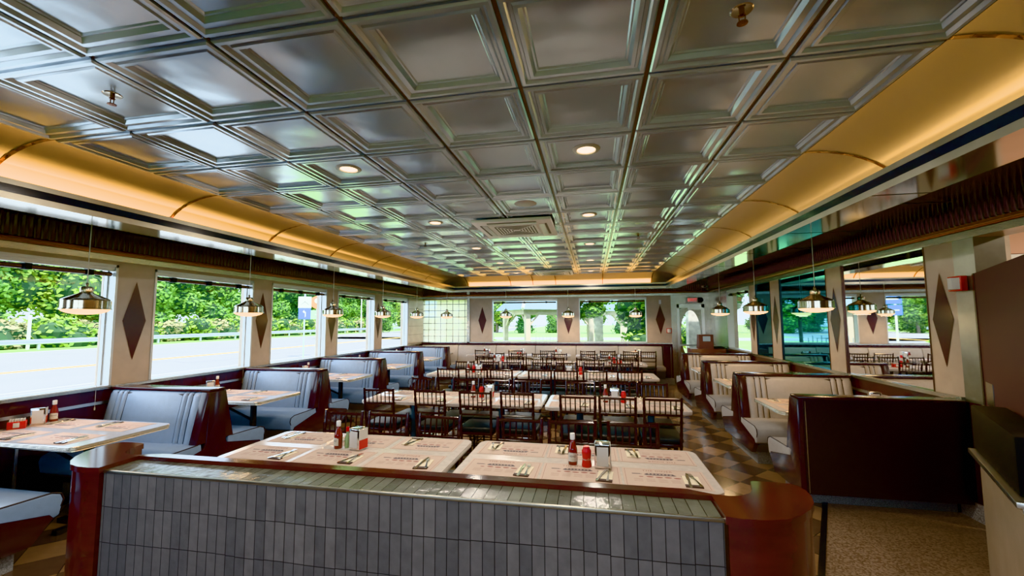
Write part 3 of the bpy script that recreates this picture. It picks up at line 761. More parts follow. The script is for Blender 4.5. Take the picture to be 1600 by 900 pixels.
# ---------------------------------------------------------------- tables
def rrect(x0, x1, y0, y1, r, n=6, corners=(1, 1, 1, 1)):
    pts = []
    for (cx, cy_, a0, on) in ((x1-r, y1-r, 0, corners[0]), (x0+r, y1-r, PI/2, corners[1]), (x0+r, y0+r, PI, corners[2]), (x1-r, y0+r, 3*PI/2, corners[3])):
        if on: pts += [(cx+r*math.cos(a0+PI/2*i/n), cy_+r*math.sin(a0+PI/2*i/n)) for i in range(n+1)]
        else: pts.append((cx+r*(1 if a0 in (0, 3*PI/2) else -1), cy_+r*(1 if a0 in (0, PI/2) else -1)))
    return pts
ZTAB = .76
settings = []; conds = []
def tabletop(root, w_, d_, edge, top, corners=(1, 1, 1, 1)):
    poly = rrect(-w_/2, w_/2, -d_/2, d_/2, .06, 6, corners)
    m_ = MB(); m_.prism(poly, ZTAB-.004, ZTAB, top); o = m_.build('tabletop', root)
    e = MB(); n = len(poly)
    offs = [(0, 0), (.006, -.003), (.002, -.009), (.007, -.013), (.002, -.019), (.007, -.023), (.002, -.029), (.004, -.036), (-.01, -.040)]
    def off(p, o_):
        cx = max(-w_/2+.06, min(w_/2-.06, p[0])); cy_ = max(-d_/2+.06, min(d_/2-.06, p[1]))
        v = Vector((p[0]-cx, p[1]-cy_)); v = v.normalized() if v.length > 1e-6 else v
        return (p[0]+v.x*o_, p[1]+v.y*o_)
    rows = [[(*off(p, o_), ZTAB+z) for p in poly] for o_, z in offs]
    vs = [v for r_ in rows for v in r_]
    e.add(vs, [(k*n+i, k*n+(i+1) % n, (k+1)*n+(i+1) % n, (k+1)*n+i) for k in range(len(offs)-1) for i in range(n)], edge, True)
    e.add(rows[-1], [tuple(range(n))], M['iron']); e.build('table_edge', root)
def dining_table(x0, x1, y0, y1, label, group):
    r = empty('dining_table', ((x0+x1)/2, (y0+y1)/2, 0)); tag(r, label, 'table', group)
    tabletop(r, x1-x0, y1-y0, M['table'], M['table'])
    n = 2
    for k in range(n):
        px = (k-.5)*(x1-x0)*.52
        m_ = MB(); m_.lathe([(.045, .02), (.038, .05), (.038, .70), (.06, .72)], (px, 0, 0), M['greypost'], 16)
        m_.build('pedestal_post', r)
        m2 = MB(); m2.box(px-.035, px+.035, -.27, .27, .012, .045, M['iron']); m2.box(px-.25, px+.25, -.035, .035, .012, .045, M['iron'])
        for qx, qy in ((0, .26), (0, -.26), (.24, 0), (-.24, 0)): m2.lathe([(.022, 0), (.022, .014)], (px+qx, qy, 0), M['iron'], 10)
        m2.build('cross_foot', r, bevel=.006)
        m3 = MB(); m3.box(px-.22, px+.22, -.03, .03, .70, .722, M['iron']); m3.box(px-.03, px+.03, -.22, .22, .70, .722, M['iron']); m3.build('top_bracket', r)
TABS = [
 (-2.60, -.95, 2.51, 3.25, 3, 'cream laminate dining table front left, right behind the tiled divider', 'front left table'),
 (-.87, .69, 2.50, 3.25, 3, 'cream laminate dining table front right, right behind the tiled divider', 'front right table'),
 (-2.74, -.58, 4.62, 5.38, 4, 'long cream dining table on the left in the second row', 'second row left table'),
 (-.53, .99, 4.60, 5.36, 3, 'cream dining table on the right in the second row', 'second row right table'),
 (-2.92, -1.32, 7.02, 7.78, 3, 'cream dining table on the left in the middle row', 'middle row left table'),
 (-1.27, 1.03, 7.00, 7.76, 4, 'long cream dining table on the right in the middle row', 'middle row right table'),
 (-2.72, -.50, 9.08, 9.84, 4, 'cream dining table on the left in the fourth row', 'fourth row left table'),
 (-.44, 1.10, 9.06, 9.82, 3, 'cream dining table on the right in the fourth row', 'fourth row right table')]
for x0, x1, y0, y1, n, lab, nm in TABS:
    dining_table(x0, x1, y0, y1, lab, 'dining tables in the middle of the room')
    stp = (x1-x0-.08)/n
    for k in range(n):
        cxk = x0+.04+stp*(k+.5); ol = ['left', 'middle', 'right'][k] if n == 3 else ['far left', 'inner left', 'inner right', 'far right'][k]
        settings.append((cxk, y0+.172, 0, '%s on the near side of the %s' % (ol, nm))); settings.append((cxk, y1-.172, PI, '%s on the far side of the %s' % (ol, nm)))
R5 = [(-3.45, -2.60, 'leftmost'), (-2.45, -1.60, 'second'), (-1.45, -.60, 'third'), (-.45, .50, 'fourth'), (.62, 1.60, 'rightmost')]
for x0, x1, w_ in R5:
    r = empty('square_table', ((x0+x1)/2, 11.42, 0)); tag(r, '%s small pale table in the row before the back wall bench' % w_, 'table', 'small tables along the back wall bench')
    tabletop(r, x1-x0, .62, M['table'], M['top_bluelit'])
    m_ = MB(); m_.lathe([(.05, .02), (.036, .05), (.036, .72)], (0, 0, 0), M['greypost'], 14); m_.build('pedestal_post', r)
    m_ = MB(); m_.box(-.03, .03, -.25, .25, 0, .04, M['iron']); m_.box(-.25, .25, -.03, .03, 0, .04, M['iron']); m_.build('cross_foot', r)
    settings.append(((x0+x1)/2, 11.26, 0, 'on the %s small table by the back wall' % w_))
r = empty('square_table', (-4.62, 11.62, 0)); tag(r, 'white table in the far left corner before the glass blocks', 'table', 'small tables along the back wall bench')
tabletop(r, 1.1, .55, M['edge'], M['top_bluelit']); m_ = MB(); m_.lathe([(.2, 0), (.2, .02), (.036, .04), (.036, .72)], (0, 0, 0), M['iron'], 18); m_.build('pedestal_post', r)
def booth_table(side, yc_, label, group, dpt=.76):
    w_ = 1.30 if side == 'L' else 1.24
    x0 = XL+.034 if side == 'L' else XR-.034-w_
    r = empty('booth_table', (x0+w_/2, yc_, 0)); tag(r, label, 'table', group)
    tabletop(r, w_, dpt, M['edge'], M['top_bluelit'] if side == 'L' else M['table'], (1, 0, 0, 1) if side == 'L' else (0, 1, 1, 0))
    s = 1 if side == 'L' else -1
    m_ = MB(); m_.lathe([(.045, .02), (.036, .05), (.036, .72)], (s*.25, 0, 0), M['iron'], 14); m_.build('pedestal_post', r)
    m_ = MB(); m_.box(s*.25-.03, s*.25+.03, -.2, .2, 0, .04, M['iron']); m_.box(s*.25-.25, s*.25+.25, -.03, .03, 0, .04, M['iron']); m_.build('cross_foot', r)
    m_ = MB(); m_.tube((s*.25, 0, .45), (-s*.4, 0, .70), .016, M['iron']); m_.build('brace', r)
LT = [2.91, 4.68, 6.55, 8.25, 10.02]
for k, y in enumerate(LT):
    nm = '%s window booth table' % ordn[k]
    booth_table('L', y, 'white booth table with fluted metal edge, %s along the windows' % ordn[k], 'booth tables by the windows')
    for sx, wx in ((-4.83, 'window end'), (-4.25, 'aisle end')):
        settings.append((sx, y-.2, 0, '%s, near side of the %s' % (wx, nm))); settings.append((sx, y+.2, PI, '%s, far side of the %s' % (wx, nm)))
RT = [5.16, 6.88, 8.52]
for k, y in enumerate(RT):
    nm = '%s mirror-side booth table' % ordn[k]
    booth_table('R', y, 'tan booth table with metal edge, %s along the mirrors' % ordn[k], 'booth tables by the mirrors')
    for sx, wx in ((2.2, 'aisle end'), (2.75, 'mirror end')):
        settings.append((sx, y-.2, 0, '%s, near side of the %s' % (wx, nm))); settings.append((sx, y+.2, PI, '%s, far side of the %s' % (wx, nm)))

# ---------------------------------------------------------------- place settings
def placemat_mesh():
    mb = MB(); w_, h_ = .240, .150; z = .0012
    mb.box(-w_, w_, -h_, h_, 0, z, M['paper'])
    def rect(x0, x1, y0, y1, m_, zz=z+.0003): mb.add([(x0, y0, zz), (x1, y0, zz), (x1, y1, zz), (x0, y1, zz)], [(0, 1, 2, 3)], m_)
    a, b_ = w_-.014, h_-.012; t = .0022
    rect(-a, a, b_-t, b_, M['redink']); rect(-a, a, -b_, -b_+t, M['redink']); rect(-a, -a+t, -b_, b_, M['redink']); rect(a-t, a, -b_, b_, M['redink'])
    addtext(mb, 'THE DINER', .032, lambda v: (v.x-.03, v.y+.110, z+.0004), M['redink'], 1.15)
    # dining car drawing
    mb.add([(-.115, .045, z+.0003), (-.10, .066, z+.0003), (-.075, .072, z+.0003), (.055, .072, z+.0003), (.06, .064, z+.0003), (.075, .045, z+.0003), (.06, .04, z+.0003), (-.10, .036, z+.0003)], [tuple(range(8))], M['ink'])
    for k in range(7): rect(-.09+k*.021, -.078+k*.021, .052, .062, M['paper'], z+.0006)
    rect(-.185, -.135, .048, .060, M['ink']); rect(.10, .125, .045, .055, M['ink']); rect(-.135, -.125, .05, .055, M['ink'])
    for k in range(5):
        x = -.135+k*.052; rr = .0165 if k else .011
        mb.add([(x+rr*1.3*math.cos(2*PI*i/10), .008+rr*.6*math.sin(2*PI*i/10)+(k % 2)*.004, z+.0003) for i in range(10)], [tuple(range(10))], M['redink'])
    for k in range(4):
        for q in range(3): rect(-.18+k*.07, -.13+k*.07, -.03-q*.018, -.027-q*.018, M['redink'])
    return mb
def napkin_mesh():
    mb = MB(); mb.box(-.045, .045, -.085, .085, 0, .004, M['napkin']); return mb
def cutlery(kind):
    mb = MB(); m_ = M['cutlery']
    def strip(pts, z0=0., th=.0022):
        n = len(pts); L = [(-w_, y) for y, w_, _ in pts]; vs = []
        for y, w_, z in pts: vs += [(-w_, y, z0+z), (w_, y, z0+z), (w_*.8, y, z0+z+th), (-w_*.8, y, z0+z+th)]
        fs = [(0, 1, 2, 3), (4*n-4, 4*n-1, 4*n-2, 4*n-3)]
        for k in range(n-1):
            for q in range(4): fs.append((4*k+q, 4*k+(q+1) % 4, 4*k+4+(q+1) % 4, 4*k+4+q))
        mb.add(vs, fs, m_, False)
    if kind == 'fork':
        strip([(-.095, .006, 0), (-.09, .009, 0), (-.06, .007, .001), (-.01, .0035, .005), (.035, .0035, .006), (.05, .010, .004), (.06, .012, .003)])
        for k in range(4):
            x = -.0095+k*.0063; mb.box(x-.0014, x+.0014, .058, .100, .004, .0058, m_)
    else:
        strip([(-.105, .006, 0), (-.10, .009, 0), (-.02, .007, .001), (-.005, .005, .002), (.0, .009, .002), (.06, .010, .001), (.095, .007, .001), (.11, .002, .001)])
    return mb
pm0 = placemat_mesh().build('placemat'); nk0 = napkin_mesh().build('paper_napkin')
b0 = MB(); b0.box(-.047, .047, -.087, -.056, .0002, .0068, M['strap']); bd0 = b0.build('napkin_band', nk0)
fk0 = cutlery('fork').build('fork'); kn0 = cutlery('knife').build('table_knife')
for k, (x, y, rz, w_) in enumerate(settings):
    def inst(o0, i): 
        if i == 0: return o0
        c = o0.copy(); COL.objects.link(c)
        for ch in o0.children: cc = ch.copy(); COL.objects.link(cc); cc.parent = c
        return c
    o = inst(pm0, k); o.location = (x, y, ZTAB+.0005); o.rotation_euler = (0, 0, rz+R.uniform(-.02, .02)); tag(o, 'paper placemat, ' + w_, 'placemat', 'paper placemats on the tables')
    if '4th' in w_ : continue
    s = 1 if rz == 0 else -1
    nx, ny = x+s*.145, y-s*.035; a = R.uniform(-.12, .12)
    o = inst(nk0, k); o.location = (nx, ny, ZTAB+.002); o.rotation_euler = (0, 0, rz+a); tag(o, 'banded napkin, ' + w_, 'napkin', 'banded napkins on the placemats')
    o = inst(fk0, k); o.location = (nx+s*.02, ny+s*.01, ZTAB+.0085); o.rotation_euler = (0, 0, rz+a+R.uniform(.0, .3)); tag(o, 'steel fork, ' + w_, 'fork', 'forks on the napkins')
    o = inst(kn0, k); o.location = (nx-s*.018, ny+s*.01, ZTAB+.0085); o.rotation_euler = (0, 0, rz+a+R.uniform(-.3, .1)); tag(o, 'steel knife, ' + w_, 'knife', 'knives on the napkins')

# ---------------------------------------------------------------- condiments
def cyltext(mb, txt, size, r, z, a0, m_, sp=1.0):
    addtext(mb, txt, size, lambda v: (r*math.sin(v.x/r+a0), -r*math.cos(v.x/r+a0), z+v.y), m_, sp)
def ketchup_proto():
    e = empty('ketchup_bottle')
    m1 = MB(); m1.lathe([(0, 0), (.028, 0), (.031, .004), (.031, .09), (.028, .105), (.017, .14), (.0135, .155), (.0135, .165), (0, .165)], (0, 0, 0), M['ketchup'], 12); m1.build('glass_body', e)
    m2 = MB(); m2.lathe([(.0145, .158), (.0165, .160), (.0165, .195), (.014, .198), (0, .198)], (0, 0, 0), M['white'], 20); m2.build('cap', e)
    m3 = MB(); n = 12; r = .0316; vs = []
    for k in range(n+1):
        a = -1.1+2.2*k/n; top = .080 if abs(a) < .8 else .075
        vs += [(r*math.sin(a), -r*math.cos(a), .024), (r*math.sin(a), -r*math.cos(a), top)]
    m3.add(vs, [(2*k, 2*k+2, 2*k+3, 2*k+1) for k in range(n)], M['label'], True)
    cyltext(m3, 'HEINZ', .016, .0321, .057, 0, M['signblack']); cyltext(m3, '57', .010, .0321, .038, 0, M['green'])
    m3.build('paper_label', e); return e
def dispenser_proto():
    e = empty('napkin_dispenser')
    m1 = MB(); m1.box(-.05, .05, -.045, .045, 0, .155, M['chrome']); m1.build('chrome_case', e, bevel=.008, seg=3)
    m2 = MB(); m2.box(-.036, .036, -.0475, -.044, .018, .135, M['white']); m2.build('napkin_face', e)
    m3 = MB(); m3.box(.0495, .052, -.042, .042, .01, .15, M['label']); m3.box(.0515, .0525, -.042, .042, .01, .075, M['red']); m3.build('advert_card', e)
    return e
def cup_proto():
    e = empty('sugar_shaker')
    m1 = MB(); m1.lathe([(0, 0), (.030, 0), (.032, .01), (.026, .05), (.030, .085), (.0, .085)], (0, 0, 0), M['red'], 20)
    cyltext(m1, 'Coca-Cola', .017, .0285, .05, 0, M['label']); m1.build('body', e)
    m2 = MB(); m2.lathe([(.030, .085), (.030, .10), (.022, .115), (.022, .128), (0, .128)], (0, 0, 0), M['red'], 20); m2.build('lid', e)
    return e
def caddy_proto():
    e = empty('sugar_packet_caddy')
    m1 = MB(); m1.box(-.055, .055, -.035, .035, 0, .065, M['red']); m1.box(-.02, .02, -.0365, -.035, .012, .055, M['label']); m1.build('red_box', e, bevel=.004)
    m2 = MB()
    for k in range(6): m2.box(-.045+k*.016, -.034+k*.016, -.025, .025, .06, .085, M['label'])
    m2.build('packets', e); return e
def sauce_proto():
    e = empty('hot_sauce_bottle')
    m1 = MB(); m1.lathe([(0, 0), (.018, 0), (.020, .004), (.020, .07), (.010, .095), (.009, .12), (0, .12)], (0, 0, 0), M['green'], 18); m1.build('glass_body', e)
    m2 = MB(); m2.lathe([(0, .118), (.012, .118), (.012, .15), (0, .152)], (0, 0, 0), M['red'], 16); m2.build('cap', e); return e
def shaker_proto():
    e = empty('salt_shaker')
    m1 = MB(); m1.lathe([(0, 0), (.020, 0), (.022, .004), (.018, .055), (0, .055)], (0, 0, 0), M['label'], 12); m1.build('glass_body', e)
    m2 = MB(); m2.lathe([(.018, .055), (.019, .065), (.010, .078), (0, .08)], (0, 0, 0), M['chrome'], 16); m2.build('cap', e); return e
PROTO = {'k': ketchup_proto(), 'd': dispenser_proto(), 'c': cup_proto(), 'b': caddy_proto(), 's': sauce_proto(), 'w': shaker_proto()}
INFO = {'k': ('glass ketchup bottle with white cap', 'ketchup bottle', 'ketchup bottles on the tables'), 'd': ('chrome napkin dispenser with white napkins', 'napkin dispenser', 'napkin dispensers on the tables'),
        'c': ('red shaker with white script', 'shaker', 'red shakers on the tables'), 'b': ('red sugar packet caddy', 'sugar caddy', 'red sugar caddies'), 's': ('small green bottle with red cap', 'sauce bottle', None), 'w': ('small salt shaker with metal cap', 'salt shaker', 'salt shakers on the tables')}
used = set()
def cond(k, x, y, rz, where):
    o = PROTO[k] if k not in used else copytree(PROTO[k]); used.add(k)
    o.location = (x, y, ZTAB+.0005); o.rotation_euler = (0, 0, rz)
    i = INFO[k]; tag(o, i[0] + ' ' + where, i[1], i[2])
cond('k', -1.88, 2.875, -.5, 'on the front left dining table'); cond('s', -1.82, 2.90, 0, 'between ketchup and dispenser on the front left table'); cond('d', -1.72, 2.88, -.25, 'on the front left dining table')
cond('k', -.145, 2.83, 0, 'on the front right dining table'); cond('c', -.055, 2.80, 0, 'on the front right dining table'); cond('d', .045, 2.81, 0, 'on the front right dining table')
for x, y, w_, ks in ((-1.46, 5.02, 'on the second row left table', 'kcd'), (.13, 4.98, 'on the second row right table', 'kdc'), (-2.25, 7.4, 'on the middle row left table', 'kcd'), (-.42, 7.4, 'on the middle row right table', 'dsc'),
                     (-2.25, 9.46, 'on the fourth row left table', 'kdc'), (.35, 9.44, 'on the fourth row right table', 'kcb'), (-3.02, 11.5, 'on the leftmost small back table', 'kd'), (-2.02, 11.5, 'on the second small back table', 'bd'),
                     (-1.0, 11.5, 'on the third small back table', 'kd'), (1.1, 11.5, 'on the rightmost small back table', 'kd')):
    for q, kk in enumerate(ks):
        if kk == 's' : kk = 'w'
        cond(kk, x+q*.10, y+(.02 if q % 2 else 0), 0, w_)
for k, y in enumerate(LT):
    w_ = 'by the window on the %s booth table' % ordn[k]
    cond('b', -5.07, y-.02, .9, w_); cond('d', -5.08, y+.13, .9, w_); cond('k', -5.09, y+.25, .9, w_)
for k, y in enumerate(RT):
    w_ = 'under the mirror on the %s booth table' % ordn[k]
    cond('w', 2.86, y+.02, 0, w_); cond('d', 2.97, y+.06, -.3, w_); cond('b', 3.04, y-.10, -.3, w_)

# ---------------------------------------------------------------- chairs
def chair_proto():
    root = empty('dining_chair')
    def leg(pts, r, nm='leg'):
        m_ = MB(); prev = None
        L = [0]; P = [Vector(p) for p in pts]
        for a, b_ in zip(P, P[1:]): L.append(L[-1]+(b_-a).length)
        tot = L[-1]; rings = []
        N = int(tot/.03); vs = []; seg = 8
        for i in range(N+1):
            s = tot*i/N; k = max(j for j in range(len(P)) if L[j] <= s+1e-9); k = min(k, len(P)-2)
            c = P[k].lerp(P[k+1], (s-L[k])/(L[k+1]-L[k]))
            rr = r*(1.25 if i % 4 == 2 else (.92 if i % 4 in (1, 3) else 1.0)) if 0 < i < N else r*.9
            vs += [(c.x+rr*math.cos(2*PI*q/seg), c.y+rr*math.sin(2*PI*q/seg), c.z) for q in range(seg)]
        fs = [(i*seg+q, i*seg+(q+1) % seg, (i+1)*seg+(q+1) % seg, (i+1)*seg+q) for i in range(N) for q in range(seg)]
        m_.add(vs, fs, M['chair'], True); m_.add(vs[:seg], [tuple(range(seg-1, -1, -1))], M['chair']); m_.add(vs[-seg:], [tuple(range(seg))], M['chair'])
        return m_.build(nm, root)
    for s in (-1, 1):
        leg([(s*.185, .19, 0), (s*.185, .19, .43)], .0145)
        leg([(s*.165, -.225, 0), (s*.170, -.195, .42), (s*.180, -.255, .925)], .0145)
    yb = lambda z: -.195 - .060*(z-.42)/.505
    def rail(z, nm, r=.011):
        m_ = MB(); m_.tube((-.178, yb(z), z), (.178, yb(z), z), r, M['chair'], seg=8, rings=[(0, r), (.15, r), (.16, r*1.3), (.17, r), (.83, r), (.84, r*1.3), (.85, r), (1, r)]); m_.build(nm, root)
    rail(.897, 'top_rail', .012); rail(.745, 'middle_rail'); rail(.655, 'lower_rail')
    for k in range(6):
        x = -.178+.356*(k+1)/7; m_ = MB(); m_.tube((x, yb(.745), .745), (x, yb(.897), .897), .0065, M['chair'], seg=6); m_.build('spindle', root)
    m_ = MB(); m_.prism([(-.19, -.20), (.19, -.20), (.205, .20), (-.205, .20)], .425, .455, M['chair']); m_.build('seat_frame', root, bevel=.008)
    m_ = MB(); m_.prism(rrect(-.205, .205, -.195, .215, .05), .457, .51, M['cushion']); m_.build('seat_cushion', root, bevel=.018, seg=3)
    m_ = MB()
    for z in (.16, .24):
        m_.tube((-.178, -.21, z), (.178, -.21, z), .007, M['chair'], seg=6); m_.tube((-.185, .19, z+.03), (.185, .19, z+.03), .007, M['chair'], seg=6)
        for s in (-1, 1): m_.tube((s*.170, -.21, z+.015), (s*.185, .19, z+.015), .007, M['chair'], seg=6)
    m_.build('stretchers', root)
    return root
ch0 = chair_proto(); nch = [0]
def chair(x, ytop, far, label, group):
    o = ch0 if nch[0] == 0 else copytree(ch0); nch[0] += 1
    j = R.uniform(-.05, .05)
    o.location = (x, ytop+.25 if not far else ytop-.25, 0); o.rotation_euler = (0, 0, (PI if far else 0)+j)
    tag(o, label, 'chair', group)
def row(xs, yt, far, tname, group):
    n = len(xs)
    pos = {1: ['only'], 2: ['left', 'right'], 3: ['left', 'middle', 'right'], 4: ['leftmost', 'second from left', 'second from right', 'rightmost'], 5: ['leftmost', 'second', 'third', 'fourth', 'rightmost'], 7: ['leftmost', 'second', 'third', 'middle', 'fifth', 'sixth', 'rightmost']}[n]
    for k, x in enumerate(xs): chair(x, yt, far, 'mahogany chair, %s %s' % (pos[k], tname), group)
G = 'spindle-back chairs around the dining tables'
row([-2.16, -1.74, -1.28], 3.36, True, 'on the far side of the front left table', G)
row([-.60, -.18, .28], 3.36, True, 'on the far side of the front right table', G)
row([-2.47, -1.83, -1.30, -.82], 4.54, False, 'on the near side of the second row left table', G)
row([-.165, .245, .68], 4.45, False, 'on the near side of the second row right table', G)
row([-2.33, -1.70, -1.28, -.87], 5.52, True, 'on the far side of the second row left table', G)
row([-.17, .27, .70], 5.48, True, 'on the far side of the second row right table', G)
row([-2.38, -1.88, -1.47], 6.66, False, 'on the near side of the middle row left table', G)
row([-.85, -.43, .02, .54], 6.68, False, 'on the near side of the middle row right table', G)
row([-2.45, -1.97, -1.53], 7.88, True, 'on the far side of the middle row left table', G)
row([-.95, -.50, 0.0, .50], 7.88, True, 'on the far side of the middle row right table', G)
row([-2.30, -1.64, -1.22, -.80], 8.86, False, 'on the near side of the fourth row left table', G)
row([-.15, .30, .72], 8.80, False, 'on the near side of the fourth row right table', G)
row([-2.3, -1.75, -1.25, -.8], 9.96, True, 'on the far side of the fourth row left table', G)
row([-.1, .35, .8], 9.96, True, 'on the far side of the fourth row right table', G)
row([-2.94, -2.02, -1.17, -.15, .35, .93, 1.36], 10.93, False, 'in the row before the small back tables', G)

# ---------------------------------------------------------------- tiled divider in the foreground
dv = empty('tiled_divider', (0, 0, 0)); tag(dv, 'low grey tiled divider with rounded mahogany ends and cap in the foreground', 'divider')
dv['kind'] = 'thing'
xa, xb, yf, ybk, zt = -2.53, .485, 1.80, 2.00, .93
mb = MB(); mb.box(xa, xb, yf, yf+.02, 0, zt-.012, M['facetile']); mb.build('tile_face', dv)
mb = MB(); mb.box(xa, xb, yf+.02, ybk+.05, 0, zt-.014, M['darkpanel']); mb.build('core', dv)
mb = MB(); mb.box(xa+.005, xb-.002, yf+.008, ybk-.035, zt-.012, zt, M['ledgetile']); mb.build('tile_ledge', dv)
mb = MB(); mb.box(xa, xb+.01, yf-.004, yf+.008, zt-.014, zt+.001, M['fascia']); mb.build('metal_edge', dv, bevel=.0015)
ZCAP = .95
capR = [(.485, 1.775), (.54, 1.765), (.62, 1.768), (.70, 1.79), (.77, 1.835), (.83, 1.895), (.875, 1.965), (.90, 2.04), (.905, 2.10), (.895, 2.15), (.87, 2.17), (.80, 2.175), (.73, 2.175), (.705, 2.165), (.695, 2.13), (.68, 2.07), (.655, 2.025), (.61, 1.992), (.56, 1.978), (.50, 1.985)]
def mir(pts): return [(-2.045-x, y) for x, y in pts]
capR2 = [(.46, 1.966)]
poly = capR[:] + [(.40, 2.025), (-2.42, 2.025)]
left = mir(capR)  # mirrored to x: -2.53 .. -2.95
poly += [(-2.53, 1.985)][:0] + left[::-1][0:]
poly += [(-2.53, 1.968), (.485, 1.968)]
mb = MB(); mb.prism(poly, ZCAP-.03, ZCAP, M['wood']); mb.build('mahogany_cap', dv)
for sgn in (1, -1):
    inset = []
    pts = capR if sgn == 1 else mir(capR)
    cxm = sum(p[0] for p in pts)/len(pts); cym = sum(p[1] for p in pts)/len(pts)
    ins = [(p[0]+(cxm-p[0])*.05, p[1]+(cym-p[1])*.05) for p in pts]
    mb = MB(); mb.prism(ins, 0, ZCAP-.03, M['wood'], smooth=True); o = mb.build('rounded_end', dv)

# ---------------------------------------------------------------- lobby corner on the right
A = Vector((3.12, 4.11)); dd = Vector((-.476, -.879)); nn = Vector((-.879, .476))
def OB(mb, t0, t1, o0, o1, z0, z1, mt):
    P = [A+dd*t0+nn*o0, A+dd*t1+nn*o0, A+dd*t1+nn*o1, A+dd*t0+nn*o1]
    mb.prism([(p.x, p.y) for p in P], z0, z1, mt)
e = empty('lobby_door'); tag(e, 'tall plain maroon door panel at the right edge beyond the steel post', 'door')
mb = MB(); OB(mb, 0.01, 1.5, -.045, 0, .01, 2.07, M['darkpanel']); mb.mats = [mat('dull_maroon_door', (.066, .028, .036), .6)]; mb.build('door_leaf', e)
mb = MB(); OB(mb, .13, .34, 0, .006, 1.02, 1.20, M['steel']); mb.build('push_plate', e)
mb = MB(); OB(mb, .0, .05, 0, .008, .02, 2.07, M['tbar']); mb.build('edge_strip', e)
e = empty('service_stand'); tag(e, 'beige service stand with pale metal-edged top at the right edge', 'stand')
mb = MB(); OB(mb, .86, 1.9, .02, .18, 0, .76, M['laminate']); mb.build('cabinet', e)
mb = MB(); OB(mb, .78, 1.9, .01, .22, .77, .80, M['alu']); OB(mb, .81, 1.9, .015, .20, .745, .77, M['laminate']); mb.build('top', e, bevel=.003)
mb = MB(); OB(mb, .78, 1.8, .02, .19, .801, 1.10, M['black']); tag(mb.build('black_bin', None, bevel=.012), 'black plastic bin on the service stand at the right edge', 'bin')
# room beyond: peach wall with framed panels and a sign
mb = MB(); mb.box(3.37, 9, 5.2, 5.3, 0, 3.0, M['peach']); mb.box(9, 9.1, YN, 5.3, 0, 3.0, M['peach']); st(mb.build('wall_lobby'))
mb = MB(); mb.box(3.44, 4.11, 5.12, 5.2, 0, 3.0, mat('brown_bronze', (.20, .14, .11), .35, .3)); mb.box(4.11, 4.13, 5.10, 5.2, 0, 3.0, M['tbar']); mb.box(4.13, 4.23, 5.12, 5.2, 0, 3.0, M['laminate'])
st(mb.build('trim_8'))
e = empty('wall_sign', (4.26, 5.195, 2.27)); tag(e, 'white framed sign with bold black HOME lettering on the peach wall', 'sign')
mb = MB(); mb.box(-.012, .62, -.02, 0, -.12, .09, M['label']); mb.box(-.018, -.012, -.022, 0, -.126, .096, M['brownwood']); mb.box(-.018, .62, -.022, 0, .09, .096, M['brownwood']); mb.build('board', e)
mb = MB(); addtext(mb, 'HOMEMADE', .068, lambda v: (v.x*.86+.205, -.0215, v.y*1.1-.035), M['signblack'], 1.0); mb.build('lettering', e)
mb = MB(); mb.add([(.20+.11*math.cos(PI*i/12), -.0215, .015+.05*math.sin(PI*i/12)) for i in range(13)], [tuple(range(13))], M['orange']); mb.build('orange_motif', e)

l = bpy.data.lights.new('added_lobby_light', 'AREA'); l.shape = 'DISK'; l.size = .4; l.energy = 45; l.color = (1, .80, .62)  # added unseen light to brighten the room beyond the opening
lo = bpy.data.objects.new('added_lobby_light', l); COL.objects.link(lo); lo.location = (4.9, 3.6, 2.95)
l = bpy.data.lights.new('added_terrazzo_light', 'AREA'); l.shape = 'DISK'; l.size = .14; l.energy = 9; l.color = (1, .84, .68)  # added out-of-view light to lift the terrazzo corner
lo = bpy.data.objects.new('added_terrazzo_light', l); COL.objects.link(lo); lo.location = (2.65, 2.1, 2.71)
# host terminal beyond the last right booth
e = empty('host_stand', (2.72, 10.95, 0)); tag(e, 'dark wood host stand with till screen by the exit door', 'host stand')
mb = MB(); mb.box(-.40, .38, -.22, .22, 0, 1.0, M['brownwood']); mb.build('cabinet', e, bevel=.006)
mb = MB(); mb.prism([(-.18, 1.0), (.12, 1.0), (.04, 1.34), (-.16, 1.34)], -.20, .12, M['brownwood'], 'x'); mb.build('till_housing', e)
mb = MB(); mb.box(-.12, .05, -.190, -.180, 1.18, 1.30, M['galv']); mb.build('paper_notice', e)
mb = MB(); mb.box(.15, .36, -.2, .1, 1.0, 1.05, M['black']); mb.build('tray', e)

# ---------------------------------------------------------------- outdoors
GZ = -.15
def slab(x0, x1, y0, y1, z0, z1, mt, name): mb = MB(); mb.box(x0, x1, y0, y1, z0, z1, mt); return st(mb.build(name))
slab(-140, 120, -60, 160, GZ-.6, GZ-.04, M['grass'], 'ground_lawn')
rd = slab(-36, -14.6, -60, 160, GZ-.04, GZ, M['asphalt'], 'ground_road')
slab(-60, -36, -60, 160, GZ-.04, GZ+.02, M['verge'], 'ground_verge')
mb = MB(); mb.prism([(-14.6, -60), (-5.5, -60), (-5.5, 7.5), (-9, 11.0), (-14.6, 14.2)], GZ-.04, GZ+.01, M['concrete']); st(mb.build('ground_forecourt'))
mb = MB()
mb.box(-21.7, -21.55, -60, 160, GZ, GZ+.004, M['yellow']); mb.box(-21.35, -21.2, -60, 160, GZ, GZ+.004, M['yellow'])
mb.box(-15.2, -15.05, -60, 160, GZ, GZ+.004, M['signwhite']); mb.box(-35.3, -35.1, -60, 160, GZ, GZ+.004, M['signwhite'])
pts = [(-20.5, 15.0), (-19.5, 16.5), (-18.2, 16.0), (-17.6, 18.4), (-18.8, 20.5), (-17, 23)]
